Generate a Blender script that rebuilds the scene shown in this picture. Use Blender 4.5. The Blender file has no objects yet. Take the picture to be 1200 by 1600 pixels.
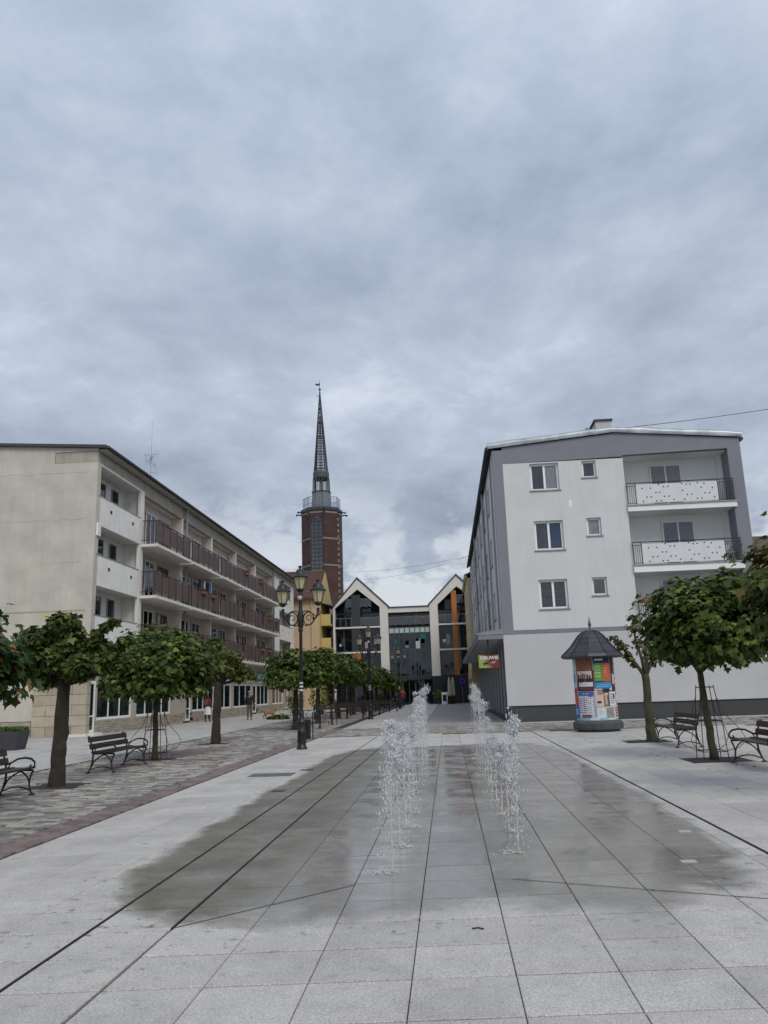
import bpy, bmesh, math, random
import numpy as np
from mathutils import Vector, Matrix, noise

S = bpy.context.scene
C = S.collection
rnd = random.Random(7)
R = math.radians
PI = math.pi

# ------------------------------------------------------------------ camera
cam_d = bpy.data.cameras.new('camera')
cam = bpy.data.objects.new('camera', cam_d)
C.objects.link(cam)
S.camera = cam
YAW, PITCH, ROLL, CAMH = -0.0705, 0.2185, -0.0334, 1.55
fw = Vector((math.sin(YAW) * math.cos(PITCH), math.cos(YAW) * math.cos(PITCH), math.sin(PITCH)))
rt = Vector((math.cos(YAW), -math.sin(YAW), 0))
up = rt.cross(fw)
rt, up = math.cos(ROLL) * rt + math.sin(ROLL) * up, -math.sin(ROLL) * rt + math.cos(ROLL) * up
cam.matrix_world = Matrix((( rt.x, up.x, -fw.x, 0), (rt.y, up.y, -fw.y, 0), (rt.z, up.z, -fw.z, CAMH), (0, 0, 0, 1)))
cam_d.sensor_fit = 'VERTICAL'
cam_d.sensor_height = 32.0
cam_d.lens = 1256.7 / 1600 * 32.0
cam_d.clip_end = 3000
S.render.resolution_x, S.render.resolution_y = 768, 1024
S.view_settings.view_transform = 'Standard'
S.view_settings.look = 'None'
S.view_settings.gamma = 1
S.view_settings.use_curve_mapping = False
S.view_settings.exposure = 0.1
S.render.engine = 'CYCLES'
S.cycles.use_denoising = True
S.cycles.max_bounces = 10
S.cycles.transparent_max_bounces = 16
S.cycles.caustics_reflective = False
S.cycles.caustics_refractive = False

# ------------------------------------------------------------------ sky (overcast) and sun
SUN_EL, SUN_AZ = R(45), R(150)      # azimuth clockwise from +Y: high, behind the camera
W = bpy.data.worlds.new('World')
S.world = W
W.use_nodes = True
nt = W.node_tree
nt.nodes.clear()
def wn(t, **k):
    n = nt.nodes.new(t)
    for a, b in k.items():
        setattr(n, a, b)
    return n
out = wn('ShaderNodeOutputWorld')
bg = wn('ShaderNodeBackground')
bg.inputs['Strength'].default_value = 0.1
sky = wn('ShaderNodeTexSky', sky_type='NISHITA', sun_disc=False)
sky.sun_elevation = SUN_EL
sky.sun_rotation = SUN_AZ
tc = wn('ShaderNodeTexCoord')
sep = wn('ShaderNodeSeparateXYZ')
nt.links.new(tc.outputs['Generated'], sep.inputs[0])
def wm(op, a, b=None, c=None):
    n = wn('ShaderNodeMath', operation=op)
    for i, x in enumerate((a, b, c)):
        if x is None:
            continue
        if isinstance(x, (int, float)):
            n.inputs[i].default_value = x
        else:
            nt.links.new(x, n.inputs[i])
    return n.outputs[0]
zz = wm('ADD', wm('MAXIMUM', sep.outputs['Z'], 0.0), 0.16)
px_ = wm('DIVIDE', sep.outputs['X'], zz)
py_ = wm('DIVIDE', sep.outputs['Y'], zz)
cmb = wn('ShaderNodeCombineXYZ')
nt.links.new(px_, cmb.inputs[0]); nt.links.new(py_, cmb.inputs[1])
def wnoise(vec, scale, detail, rough, dist=0.0, loc=(0, 0, 0), sc=(1, 1, 1)):
    mp = wn('ShaderNodeMapping')
    mp.inputs['Location'].default_value = loc
    mp.inputs['Scale'].default_value = sc
    nt.links.new(vec, mp.inputs[0])
    n = wn('ShaderNodeTexNoise')
    n.inputs['Scale'].default_value = scale
    n.inputs['Detail'].default_value = detail
    n.inputs['Roughness'].default_value = rough
    n.inputs['Distortion'].default_value = dist
    nt.links.new(mp.outputs[0], n.inputs['Vector'])
    return n.outputs['Fac']
n1 = wnoise(cmb.outputs[0], 1.0, 9, 0.58, 0.25, (3.1, 7.7, 0), (1, .8, 1))
n2 = wnoise(cmb.outputs[0], 3.4, 9, 0.62, 0.25, (1.7, 2.2, 0), (1, .85, 1))
n3 = wnoise(tc.outputs['Generated'], 6.5, 10, 0.64, 0.15, (0.4, 0.2, 0.0), (1, 1, 1.9))
mixn = wm('ADD', wm('MULTIPLY', n1, 0.50), wm('ADD', wm('MULTIPLY', n2, 0.30), wm('MULTIPLY', n3, 0.20)))
rp = wn('ShaderNodeValToRGB')
e = rp.color_ramp.elements
SKYK = 10.0
def sk(r, g, b): return (r, g, b, 1)
e[0].position = 0.36; e[0].color = sk(.27, .318, .40)
e[1].position = 0.655; e[1].color = sk(.66, .715, .80)
m = e.new(0.465); m.color = sk(.36, .415, .51)
m = e.new(0.55); m.color = sk(.45, .51, .61)
nt.links.new(mixn, rp.inputs[0])
# bright cumulus low over the horizon
n4 = wnoise(tc.outputs['Generated'], 10.0, 10, 0.58, 0.15, (1.9, 0.0, 0.35), (1, 1, 1.5))
low = wn('ShaderNodeMapRange', clamp=True)
low.inputs['From Min'].default_value = 0.27; low.inputs['From Max'].default_value = 0.13
nt.links.new(sep.outputs['Z'], low.inputs['Value'])
cum = wn('ShaderNodeMapRange', clamp=True)
cum.inputs['From Min'].default_value = 0.46; cum.inputs['From Max'].default_value = 0.54
nt.links.new(n4, cum.inputs['Value'])
cf = wm('MULTIPLY', wm('MULTIPLY', low.outputs[0], cum.outputs[0]), 0.8)
mx = wn('ShaderNodeMix', data_type='RGBA')
nt.links.new(cf, mx.inputs['Factor'])
nt.links.new(rp.outputs[0], mx.inputs['A'])
mx.inputs['B'].default_value = (.74, .785, .83, 1)
scl = wn('ShaderNodeVectorMath', operation='SCALE')
# an overcast sky brightens towards the zenith
zg = wn('ShaderNodeMapRange', clamp=True)
zg.inputs['From Min'].default_value = 0.1; zg.inputs['From Max'].default_value = 1.0
zg.inputs['To Min'].default_value = 0.92 * SKYK; zg.inputs['To Max'].default_value = 1.46 * SKYK
nt.links.new(sep.outputs['Z'], zg.inputs['Value'])
nt.links.new(zg.outputs[0], scl.inputs['Scale'])
nt.links.new(mx.outputs['Result'], scl.inputs[0])
mx2 = wn('ShaderNodeMix', data_type='RGBA')
mx2.inputs['Factor'].default_value = 0.05
nt.links.new(scl.outputs[0], mx2.inputs['A'])
nt.links.new(sky.outputs[0], mx2.inputs['B'])
nt.links.new(mx2.outputs['Result'], bg.inputs['Color'])
nt.links.new(bg.outputs[0], out.inputs[0])

sun_d = bpy.data.lights.new('sun', 'SUN')
sun_d.energy = 1.5
sun_d.angle = R(30)
sun_d.color = (1.0, 0.94, 0.86)
sun = bpy.data.objects.new('sun', sun_d)
C.objects.link(sun)
sdir = Vector((math.sin(SUN_AZ) * math.cos(SUN_EL), math.cos(SUN_AZ) * math.cos(SUN_EL), math.sin(SUN_EL)))
sun.rotation_euler = sdir.to_track_quat('Z', 'Y').to_euler()

# ------------------------------------------------------------------ helpers
def anc(o):
    v = Vector((0, 0, 0))
    while o is not None:
        v = v + o.location
        o = o.parent
    return v
class MB:
    def __init__(s):
        s.v = []; s.f = []
    def add(s, vs, fs):
        b = len(s.v)
        s.v.extend(vs)
        s.f.extend([tuple(i + b for i in q) for q in fs])
        return s
    def box(s, x0, x1, y0, y1, z0, z1):
        return s.add([(x0, y0, z0), (x1, y0, z0), (x1, y1, z0), (x0, y1, z0), (x0, y0, z1), (x1, y0, z1), (x1, y1, z1), (x0, y1, z1)],
                     [(0, 3, 2, 1), (4, 5, 6, 7), (0, 1, 5, 4), (1, 2, 6, 5), (2, 3, 7, 6), (3, 0, 4, 7)])
    def boxm(s, m, u0, u1, d0, d1, z0, z1):
        return s.add([m(u0, d0, z0), m(u1, d0, z0), m(u1, d1, z0), m(u0, d1, z0), m(u0, d0, z1), m(u1, d0, z1), m(u1, d1, z1), m(u0, d1, z1)],
                     [(0, 3, 2, 1), (4, 5, 6, 7), (0, 1, 5, 4), (1, 2, 6, 5), (2, 3, 7, 6), (3, 0, 4, 7)])
    def prism(s, pts, m, d0, d1):
        """polygon pts (u,z) extruded in depth by mapping m(u,d,z)"""
        n = len(pts)
        return s.add([m(u, d0, z) for u, z in pts] + [m(u, d1, z) for u, z in pts],
                     [tuple(range(n)), tuple(range(2 * n - 1, n - 1, -1))] + [(i, (i + 1) % n, n + (i + 1) % n, n + i) for i in range(n)])
    def tube(s, pts, r, n=6, close=False):
        pts = [Vector(p) for p in pts]
        k = len(pts)
        rs = r if isinstance(r, (list, tuple)) else [r] * k
        ring = []
        t0 = None
        a = None
        for i, p in enumerate(pts):
            if close:
                t = pts[(i + 1) % k] - pts[i - 1]
            else:
                t = pts[min(i + 1, k - 1)] - pts[max(i - 1, 0)]
            t.normalize()
            if a is None:
                a = t.orthogonal().normalized()
            else:
                a = (a - t * a.dot(t))
                a = a.normalized() if a.length > 1e-5 else t.orthogonal().normalized()
            b = t.cross(a)
            ring.append([p + rs[i] * (math.cos(2 * PI * j / n) * a + math.sin(2 * PI * j / n) * b) for j in range(n)])
        vs = [tuple(q) for rr in ring for q in rr]
        fs = []
        for i in range(k if close else k - 1):
            i2 = (i + 1) % k
            for j in range(n):
                fs.append((i * n + j, i * n + (j + 1) % n, i2 * n + (j + 1) % n, i2 * n + j))
        if not close:
            fs.append(tuple(range(n - 1, -1, -1)))
            fs.append(tuple((k - 1) * n + j for j in range(n)))
        return s.add(vs, fs)
    def lathe(s, prof, n=12, c=(0, 0, 0), rot=0.0, cap=True):
        k = len(prof)
        vs = [(c[0] + r * math.cos(rot + 2 * PI * j / n), c[1] + r * math.sin(rot + 2 * PI * j / n), c[2] + z) for r, z in prof for j in range(n)]
        fs = [(i * n + j, i * n + (j + 1) % n, (i + 1) * n + (j + 1) % n, (i + 1) * n + j) for i in range(k - 1) for j in range(n)]
        if cap:
            fs.append(tuple(range(n - 1, -1, -1)))
            fs.append(tuple((k - 1) * n + j for j in range(n)))
        return s.add(vs, fs)
    def blob(s, c, r, sub=1, jit=0.0, sc=(1, 1, 1)):
        V, F = ICO[sub]
        vs = []
        for v in V:
            k = r * (1 + (rnd.uniform(-jit, jit) if jit else 0))
            vs.append((c[0] + v[0] * k * sc[0], c[1] + v[1] * k * sc[1], c[2] + v[2] * k * sc[2]))
        return s.add(vs, F)
    def mesh(s, name='m', mat=None, smooth=False, recalc=True):
        me = bpy.data.meshes.new(name)
        me.from_pydata(s.v, [], s.f)
        if recalc:
            bm = bmesh.new(); bm.from_mesh(me)
            bmesh.ops.recalc_face_normals(bm, faces=bm.faces)
            bm.to_mesh(me); bm.free()
        if mat:
            me.materials.append(mat)
        if smooth:
            me.polygons.foreach_set('use_smooth', [True] * len(me.polygons))
            if smooth == 'auto':
                try:
                    me.set_sharp_from_angle(angle=R(38))
                except Exception:
                    pass
        me.update()
        return me
    def build(s, name, mat, parent=None, smooth=False, world=False, recalc=True):
        return obj(name, s.mesh(name, mat, smooth, recalc), parent, world)
ICO = {}
for q in (1, 2, 3):
    bm = bmesh.new()
    bmesh.ops.create_icosphere(bm, subdivisions=q, radius=1.0)
    bm.verts.ensure_lookup_table()
    ICO[q - 1] = ([tuple(v.co) for v in bm.verts], [tuple(v.index for v in f.verts) for f in bm.faces])
    bm.free()
def obj(name, me, parent=None, world=False):
    o = bpy.data.objects.new(name, me)
    C.objects.link(o)
    if parent is not None:
        o.parent = parent
        if world:
            o.location = -anc(parent)
    return o
def tag(o, label=None, cat=None, group=None, kind=None):
    if label: o['label'] = label
    if cat: o['category'] = cat
    if group: o['group'] = group
    if kind: o['kind'] = kind
    return o
def thing(name, label, cat, loc=(0, 0, 0), rz=0.0, group=None):
    o = bpy.data.objects.new(name, None)
    o.empty_display_size = 0.2
    C.objects.link(o)
    o.location = loc
    o.rotation_euler = (0, 0, rz)
    return tag(o, label, cat, group)
def copy_tree(o, parent=None):
    c = o.copy()
    C.objects.link(c)
    c.parent = parent
    for ch in list(o.children):
        copy_tree(ch, c)
    return c
def text_mesh(txt, size, mat, depth=0.01, sx=1.0, bold=0.0):
    cu = bpy.data.curves.new('lettering', 'FONT')
    cu.body = txt; cu.size = size; cu.extrude = depth; cu.offset = bold
    cu.align_x = 'CENTER'; cu.align_y = 'CENTER'
    cu.resolution_u = 3
    o = bpy.data.objects.new('tmp', cu)
    C.objects.link(o)
    bpy.context.view_layer.update()
    me = bpy.data.meshes.new_from_object(o.evaluated_get(bpy.context.evaluated_depsgraph_get()))
    bpy.data.objects.remove(o)
    bpy.data.curves.remove(cu)
    me.materials.clear(); me.materials.append(mat)
    if sx != 1.0:
        for v in me.vertices: v.co.x *= sx
    return me

# ------------------------------------------------------------------ materials
def newmat(name):
    m = bpy.data.materials.new(name)
    m.use_nodes = True
    m.node_tree.nodes.clear()
    return m
class NT:
    def __init__(s, m):
        s.t = m.node_tree
    def n(s, ty, ins=None, **k):
        x = s.t.nodes.new(ty)
        for a, b in k.items(): setattr(x, a, b)
        for a, b in (ins or {}).items():
            if isinstance(b, bpy.types.NodeSocket): s.t.links.new(b, x.inputs[a])
            else: x.inputs[a].default_value = b
        return x
    def math(s, op, a, b=0.0, c=0.0, clamp=False):
        x = s.n('ShaderNodeMath', {0: a, 1: b, 2: c}, operation=op); x.use_clamp = clamp
        return x.outputs[0]
    def noise(s, vec, scale, detail=4, rough=.5, dist=0.0):
        return s.n('ShaderNodeTexNoise', {'Vector': vec, 'Scale': scale, 'Detail': detail, 'Roughness': rough, 'Distortion': dist}).outputs['Fac']
    def mix(s, f, a, b, blend='MIX'):
        return s.n('ShaderNodeMix', {'Factor': f, 'A': a, 'B': b}, data_type='RGBA', blend_type=blend).outputs['Result']
    def rng(s, v, a, b, c=0.0, d=1.0):
        return s.n('ShaderNodeMapRange', {'Value': v, 'From Min': a, 'From Max': b, 'To Min': c, 'To Max': d}).outputs[0]
def rgba(c, k=1.0): return (min(c[0] * k, 1), min(c[1] * k, 1), min(c[2] * k, 1), 1)
def M(name, col, rough=.7, var=.12, scale=3.0, bump=0.0, bscale=60.0, metal=0.0, objrand=0.0, island=0.0, col2=None, streak=0.0, spec=.4, fine=0.0, fscale=120, pos=False):
    m = newmat(name); t = NT(m)
    tcn = t.n('ShaderNodeTexCoord')
    vec = t.n('ShaderNodeNewGeometry').outputs['Position'] if pos else tcn.outputs['Object']
    f = t.rng(t.noise(vec, scale, 6, .6), .3, .7)
    c = t.mix(f, rgba(col, 1 - var), rgba(col2 if col2 else col, 1 + var))
    if fine:
        ff = t.rng(t.noise(vec, fscale, 3, .7), .35, .65, 1 - fine, 1 + fine)
        g = t.n('ShaderNodeCombineColor', {0: ff, 1: ff, 2: ff}).outputs[0]
        c = t.mix(1.0, c, g, 'MULTIPLY')
    if streak:
        mp = t.n('ShaderNodeMapping', {'Vector': vec, 'Scale': (5, 5, .35)}).outputs[0]
        sf = t.rng(t.noise(mp, 1.0, 6, .65), .45, .75, 0, streak)
        c = t.mix(sf, c, rgba((col[0] * .5, col[1] * .48, col[2] * .45)))
    if objrand or island:
        rv = t.n('ShaderNodeObjectInfo').outputs['Random'] if objrand else t.n('ShaderNodeNewGeometry').outputs['Random Per Island']
        k = t.rng(rv, 0, 1, 1 - (objrand or island), 1 + (objrand or island))
        g = t.n('ShaderNodeCombineColor', {0: k, 1: k, 2: k}).outputs[0]
        c = t.mix(1.0, c, g, 'MULTIPLY')
    p = t.n('ShaderNodeBsdfPrincipled', {'Base Color': c, 'Roughness': rough, 'Metallic': metal, 'Specular IOR Level': spec})
    if bump:
        b = t.n('ShaderNodeBump', {'Height': t.noise(vec, bscale, 4, .6), 'Strength': bump, 'Distance': .02})
        t.t.links.new(b.outputs[0], p.inputs['Normal'])
    o = t.n('ShaderNodeOutputMaterial', {'Surface': p.outputs[0]})
    return m
def glass_mat(name, base=.07, tint=(1, 1, 1), rough=.02, ior=1.5, body=0.0, bodycol=(.02, .03, .035), refl=1.0):
    m = newmat(name); t = NT(m)
    fr = t.n('ShaderNodeFresnel', {'IOR': ior}).outputs[0]
    f = t.math('ADD', fr, base, clamp=True)
    gl = t.n('ShaderNodeBsdfGlossy', {'Color': (.92 * refl, .95 * refl, refl, 1), 'Roughness': rough})
    tr = t.n('ShaderNodeBsdfTransparent', {'Color': rgba(tint)})
    inner = tr.outputs[0]
    if body:
        df = t.n('ShaderNodeBsdfDiffuse', {'Color': rgba(bodycol)})
        inner = t.n('ShaderNodeMixShader', {0: body, 1: tr.outputs[0], 2: df.outputs[0]}).outputs[0]
    mxs = t.n('ShaderNodeMixShader', {0: f, 1: inner, 2: gl.outputs[0]})
    t.n('ShaderNodeOutputMaterial', {'Surface': mxs.outputs[0]})
    return m
def leaf_mat(name, dark, light, tip=None, amt=.08):
    m = newmat(name); t = NT(m)
    g = t.n('ShaderNodeNewGeometry')
    r = g.outputs['Random Per Island']
    c = t.mix(r, rgba(dark), rgba(light))
    if tip:
        wv = t.n('ShaderNodeTexWhiteNoise', {'Vector': t.n('ShaderNodeCombineXYZ', {0: t.math('MULTIPLY', r, 91.7)}).outputs[0]}).outputs['Value']
        c = t.mix(t.math('LESS_THAN', wv, amt), c, rgba(tip))
    p = t.n('ShaderNodeBsdfPrincipled', {'Base Color': c, 'Roughness': .55, 'Specular IOR Level': .22})
    tl = t.n('ShaderNodeBsdfTranslucent', {'Color': c})
    mxs = t.n('ShaderNodeMixShader', {0: .25, 1: p.outputs[0], 2: tl.outputs[0]})
    t.n('ShaderNodeOutputMaterial', {'Surface': mxs.outputs[0]})
    return m

def granite(name, base, wet=True, objrand=.09, island=0.0, speck=.45):
    """speckled granite; wet film where the fountain splashes (position in the square)"""
    m = newmat(name); t = NT(m)
    g = t.n('ShaderNodeNewGeometry')
    pos = g.outputs['Position']
    s1 = t.math('MULTIPLY', t.rng(t.noise(pos, 150, 2, .8), .3, .7, 1 - speck, 1 + speck), t.rng(t.noise(pos, 55, 3, .7), .3, .7, 1 - speck * .55, 1 + speck * .55))
    s2 = t.rng(t.noise(pos, 1.3, 6, .65, .4), .3, .7, .86, 1.12)
    s3 = t.rng(t.noise(pos, 7.0, 5, .65), .35, .65, .94, 1.06)
    rv = t.n('ShaderNodeObjectInfo').outputs['Random'] if objrand else g.outputs['Random Per Island']
    k = objrand or island
    s4 = t.rng(rv, 0, 1, 1 - k, 1 + k)
    s = t.math('MULTIPLY', t.math('MULTIPLY', s1, s2), t.math('MULTIPLY', s3, s4))
    gc = t.n('ShaderNodeCombineColor', {0: s, 1: s, 2: s}).outputs[0]
    c = t.mix(1.0, rgba(base), gc, 'MULTIPLY')
    # worn stains and old drips
    st = t.rng(t.noise(pos, 2.6, 8, .7, .8), .60, .72, 0, .35)
    c = t.mix(st, c, rgba(base, .62))
    rough = .74
    w = 0.0
    spec = .3
    bh = t.noise(pos, 260, 2, .6)
    if wet:
        sp = t.n('ShaderNodeSeparateXYZ', {0: pos})
        X, Y = sp.outputs[0], sp.outputs[1]
        jig = t.math('SUBTRACT', t.noise(pos, 1.2, 7, .62, .3), .5)
        ax = t.math('DIVIDE', t.math('ABSOLUTE', t.math('ADD', X, .17)), 2.86)
        ay = t.math('DIVIDE', t.math('ABSOLUTE', t.math('SUBTRACT', Y, t.math('ADD', 14.85, t.math('MULTIPLY', X, .12)))), 8.75)
        q = t.math('ADD', t.math('POWER', ax, 6.5), t.math('POWER', ay, 6.5))
        q = t.math('POWER', q, .1538)
        q = t.math('ADD', q, t.math('MULTIPLY', jig, .20))
        w = t.rng(q, 1.01, .955)
        w = t.n('ShaderNodeClamp', {0: w}).outputs[0]
        # drying patches on high spots within
        dry = t.rng(t.noise(pos, .8, 6, .6, .6), .55, .72, 0, .22)
        core = t.n('ShaderNodeClamp', {0: t.rng(q, .35, .8)}).outputs[0]
        w = t.math('MULTIPLY', w, t.math('SUBTRACT', 1.0, t.math('MULTIPLY', dry, core)))
        # scattered drops round the edge
        dr = t.math('MULTIPLY', t.rng(t.noise(pos, 9, 3, .6), .62, .66), t.n('ShaderNodeClamp', {0: t.rng(q, 1.22, 1.0)}).outputs[0])
        w = t.math('MAXIMUM', w, t.math('MULTIPLY', t.n('ShaderNodeClamp', {0: dr}).outputs[0], .8))
        alg = t.math('MULTIPLY', t.n('ShaderNodeClamp', {0: t.rng(X, -1.25, -1.75)}).outputs[0], w)
        alg = t.math('MULTIPLY', alg, t.n('ShaderNodeClamp', {0: t.rng(t.noise(pos, 1.1, 6, .65), .3, .55)}).outputs[0])
        wetc = t.mix(1.0, c, (.53, .525, .505, 1), 'MULTIPLY')
        c = t.mix(w, c, wetc)
        c = t.mix(t.math('MULTIPLY', alg, .72), c, t.mix(1.0, (.098, .086, .044, 1), gc, 'MULTIPLY'))
        pud = t.rng(t.noise(pos, 1.6, 4, .55, .3), .42, .58, .28, .10)
        rough = t.n('ShaderNodeMix', {'Factor': w, 'A': .74, 'B': pud}, data_type='FLOAT').outputs['Result']
        rough = t.n('ShaderNodeMix', {'Factor': alg, 'A': rough, 'B': .42}, data_type='FLOAT').outputs['Result']
        spec = t.math('ADD', .3, t.math('MULTIPLY', t.math('SUBTRACT', w, alg), .2))
    spots = t.n('ShaderNodeClamp', {0: t.rng(t.noise(pos, 5.3, 2, .5), .735, .76)}).outputs[0]
    c = t.mix(t.math('MULTIPLY', spots, .6), c, rgba(base, .3))
    b = t.n('ShaderNodeBump', {'Height': bh, 'Strength': t.math('SUBTRACT', .14, t.math('MULTIPLY', w, .11)) if wet else .12, 'Distance': .004})
    p = t.n('ShaderNodeBsdfPrincipled', {'Base Color': c, 'Roughness': rough, 'Specular IOR Level': spec, 'Normal': b.outputs[0]})
    t.n('ShaderNodeOutputMaterial', {'Surface': p.outputs[0]})
    return m

mat = {}
mat['granite'] = granite('granite slabs', (.43, .408, .380))
mat['granite_far'] = granite('granite slabs further off', (.43, .408, .380), objrand=0, island=.09)
mat['granite_lane'] = granite('grey lane slabs', (.27, .265, .26), wet=False, objrand=0, island=.05)
mat['concrete_slab'] = granite('concrete pavement slabs', (.41, .395, .37), wet=False, objrand=0, island=.08, speck=.12)
mat['bed'] = M('dark joint sand', (.045, .043, .04), .95, .2, 3)
mat['ground'] = M('grey asphalt', (.12, .12, .12), .9, .2, .5, fine=.2)
mat['sett'] = M('granite sett', (.25, .235, .21), .75, .14, 9, bump=.5, bscale=45, objrand=.55, fine=.22, fscale=140)
mat['sett_far'] = M('granite setts', (.25, .235, .21), .75, .14, 5, bump=.3, bscale=45, island=.55, fine=.2, fscale=90, pos=True)
mat['sett_red'] = M('reddish sett', (.175, .135, .125), .75, .14, 9, bump=.5, bscale=45, objrand=.22, fine=.18, fscale=140)
mat['sett_red_far'] = M('reddish setts', (.175, .135, .125), .75, .14, 5, island=.25, pos=True)
mat['iron'] = M('black painted iron', (.014, .014, .015), .42, .3, 20, spec=.5)
mat['iron_green'] = M('black iron lamp', (.013, .014, .016), .4, .3, 15, spec=.5)
mat['slat'] = M('dark brown slat', (.034, .024, .020), .5, .25, 12, objrand=.15)
mat['slat_red'] = M('wet red brown slat', (.050, .026, .022), .4, .25, 12, objrand=.15)
# ------------------------------------------------------------------ ground and paving
def visible(x, y, z=0.0, mar=0.0):
    d = Vector((x, y, z - CAMH))
    w = d.dot(fw)
    if w <= .1: return None
    px = 600 + 1256.7 * d.dot(rt) / w
    py = 800 - 1256.7 * d.dot(up) / w
    if -mar <= px <= 1200 + mar and 0 <= py <= 1600 + mar: return px, py
    return None
g = MB(); g.add([(-400, -60, -.06), (400, -60, -.06), (400, 700, -.06), (-400, 700, -.06)], [(0, 1, 2, 3)])
tag(g.build('ground', mat['ground']), 'dark grey ground running out under the square and buildings', 'ground', kind='structure')

SH = 0.085        # the slab rows run slightly askew
PITCH_S = .575
def slab_shape(w, l, gap=.006, th=.05):
    h = gap / 2
    b = MB()
    w2, l2 = w / 2 - h, l / 2 - .010
    pts = [(-w2, -l2), (w2, -l2), (w2, l2), (-w2, l2)]
    b.add([(x, y + SH * x, -th) for x, y in pts] + [(x, y + SH * x, -.004) for x, y in pts] + [(x * (1 - .004 / w2), (y + SH * x) * 1.0 - math.copysign(.004, y), 0) for x, y in pts],
          [(0, 1, 5, 4), (1, 2, 6, 5), (2, 3, 7, 6), (3, 0, 4, 7), (4, 5, 9, 8), (5, 6, 10, 9), (6, 7, 11, 10), (7, 4, 8, 11), (8, 9, 10, 11)])
    return b
edges_mid = [-1.98 + PITCH_S * .9913 * k for k in range(0, 9)]     # -1.98 ... 2.58
cols = []
xs = [-4.62, -4.26, -3.69, -3.12, -2.555, -1.985, -1.415, -.845, -.275, .298, .868, 1.44, 2.01, 2.60, 2.80]
xs_r = [2.83 + .60 * k for k in range(0, 26)]
for a, b in zip(xs[:-1], xs[1:]): cols.append((a, b))
for a, b in zip(xs_r[:-1], xs_r[1:]): cols.append((a, b))
plaza = MB()
plaza.box(-4.64, 18.4, -3, 29.5, -.2, -.018)
plaza = tag(plaza.build('plaza_pavement', mat['bed']), 'grey granite slab paving of the square', 'pavement', kind='structure')
TREES_R = [(5.4, 11.4), (5.25, 17.24), (5.42, 23.05)]
cells = []
for a, b in cols:
    gapx = .018 if abs(a + 2.555) < .01 or abs(a + 1.985) < .01 else 0.0
    cx, w = (a + gapx + b) / 2, b - a - gapx
    off = 0.0 if cx < 2.82 else .29
    y = 1.98 + off
    while y + SH * cx < 29.0:
        cy = y + PITCH_S / 2 + .0
        l = PITCH_S
        Yc = cy + SH * cx + .03
        if any(abs(cx - tx) < .62 and abs(Yc - ty) < .62 for tx, ty in TREES_R) is False:
            cells.append((cx, Yc, w, l))
        y += PITCH_S
def vis_size(c):
    v = visible(c[0], c[1], 0, 40)
    return -math.hypot(c[0], c[1]) if v else -1e6
cells.sort(key=vis_size, reverse=True)
shapes = {}
for i, (cx, cy, w, l) in enumerate(cells[:300]):
    k = round(w, 3)
    if k not in shapes: shapes[k] = slab_shape(w, l).mesh('slab', mat['granite'])
    o = obj('slab', shapes[k], plaza)
    o.location = (cx, cy, rnd.uniform(-.0012, .0012))
far = MB()
for cx, cy, w, l in cells[300:]:
    b = slab_shape(w, l)
    far.add([(x + cx, y + cy, z) for x, y, z in b.v], b.f)
tag(far.build('paving_slabs', mat['granite_far'], plaza, recalc=False), kind='stuff')
# diagonal cut joints where the paving folds towards the drain
for (x0, y0, x1, y1) in ((-1.96, 5.9, -.84, 7.07), (.45, 7.18, 2.25, 6.42)):
    d = Vector((x1 - x0, y1 - y0, 0)).normalized(); n_ = Vector((-d.y, d.x, 0)) * .006
    b = MB(); b.add([(x0 - n_.x, y0 - n_.y, .0035), (x1 - n_.x, y1 - n_.y, .0035), (x1 + n_.x, y1 + n_.y, .0035), (x0 + n_.x, y0 + n_.y, .0035)], [(0, 1, 2, 3)])
    b.build('cut_joint', mat['bed'], plaza)
mat['steel_cover'] = M('dull steel cover', (.10, .095, .085), .6, .2, 8, fine=.2)
mat['steel_pale'] = M('pale light glass', (.44, .45, .45), .3, .05)
for (x, y, w, l, nm, mm) in ((-3.55, 16.4, .85, .62, 'inspection_cover', 'steel_cover'), (-2.86, 13.7, .22, .24, 'drain_grate', 'iron'), (-3.0, 17.25, .26, .26, 'drain_grate', 'iron'),
                        (2.03, 7.74, .13, .10, 'floor_light', 'steel_pale'), (2.41, 9.22, .13, .10, 'floor_light', 'steel_pale'), (2.64, 15.05, .16, .14, 'floor_light', 'steel_pale'),
                        (-3.05, 4.45, .5, .5, 'inspection_cover', 'steel_cover')):
    b = MB(); b.box(x - w / 2, x + w / 2, y - l / 2, y + l / 2, -.01, .004)
    b.build(nm, mat[mm], plaza)
mat['slot'] = M('black slot drain', (.012, .012, .011), .9, .3, 9)
for (x, wd) in ((-2.545, .020), (2.815, .030)):
    b = MB(); b.box(x - wd / 2, x + wd / 2, 1.5, 29.4, -.03, .003); b.build('slot_drain', mat['slot'], plaza)
b = MB(); b.box(-1.983, -1.967, 5.9, 29.4, -.03, .003); b.build('slot_drain', mat['slot'], plaza)
# a small twig on the slabs
b = MB(); b.tube([(.08, 5.78, .006), (.12, 5.785, .009), (.155, 5.77, .006)], .005, 5)
tag(b.build('twig', M('dark twig', (.03, .024, .018), .8)), 'small dark twig lying on the dry slabs in the foreground', 'twig')

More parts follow.
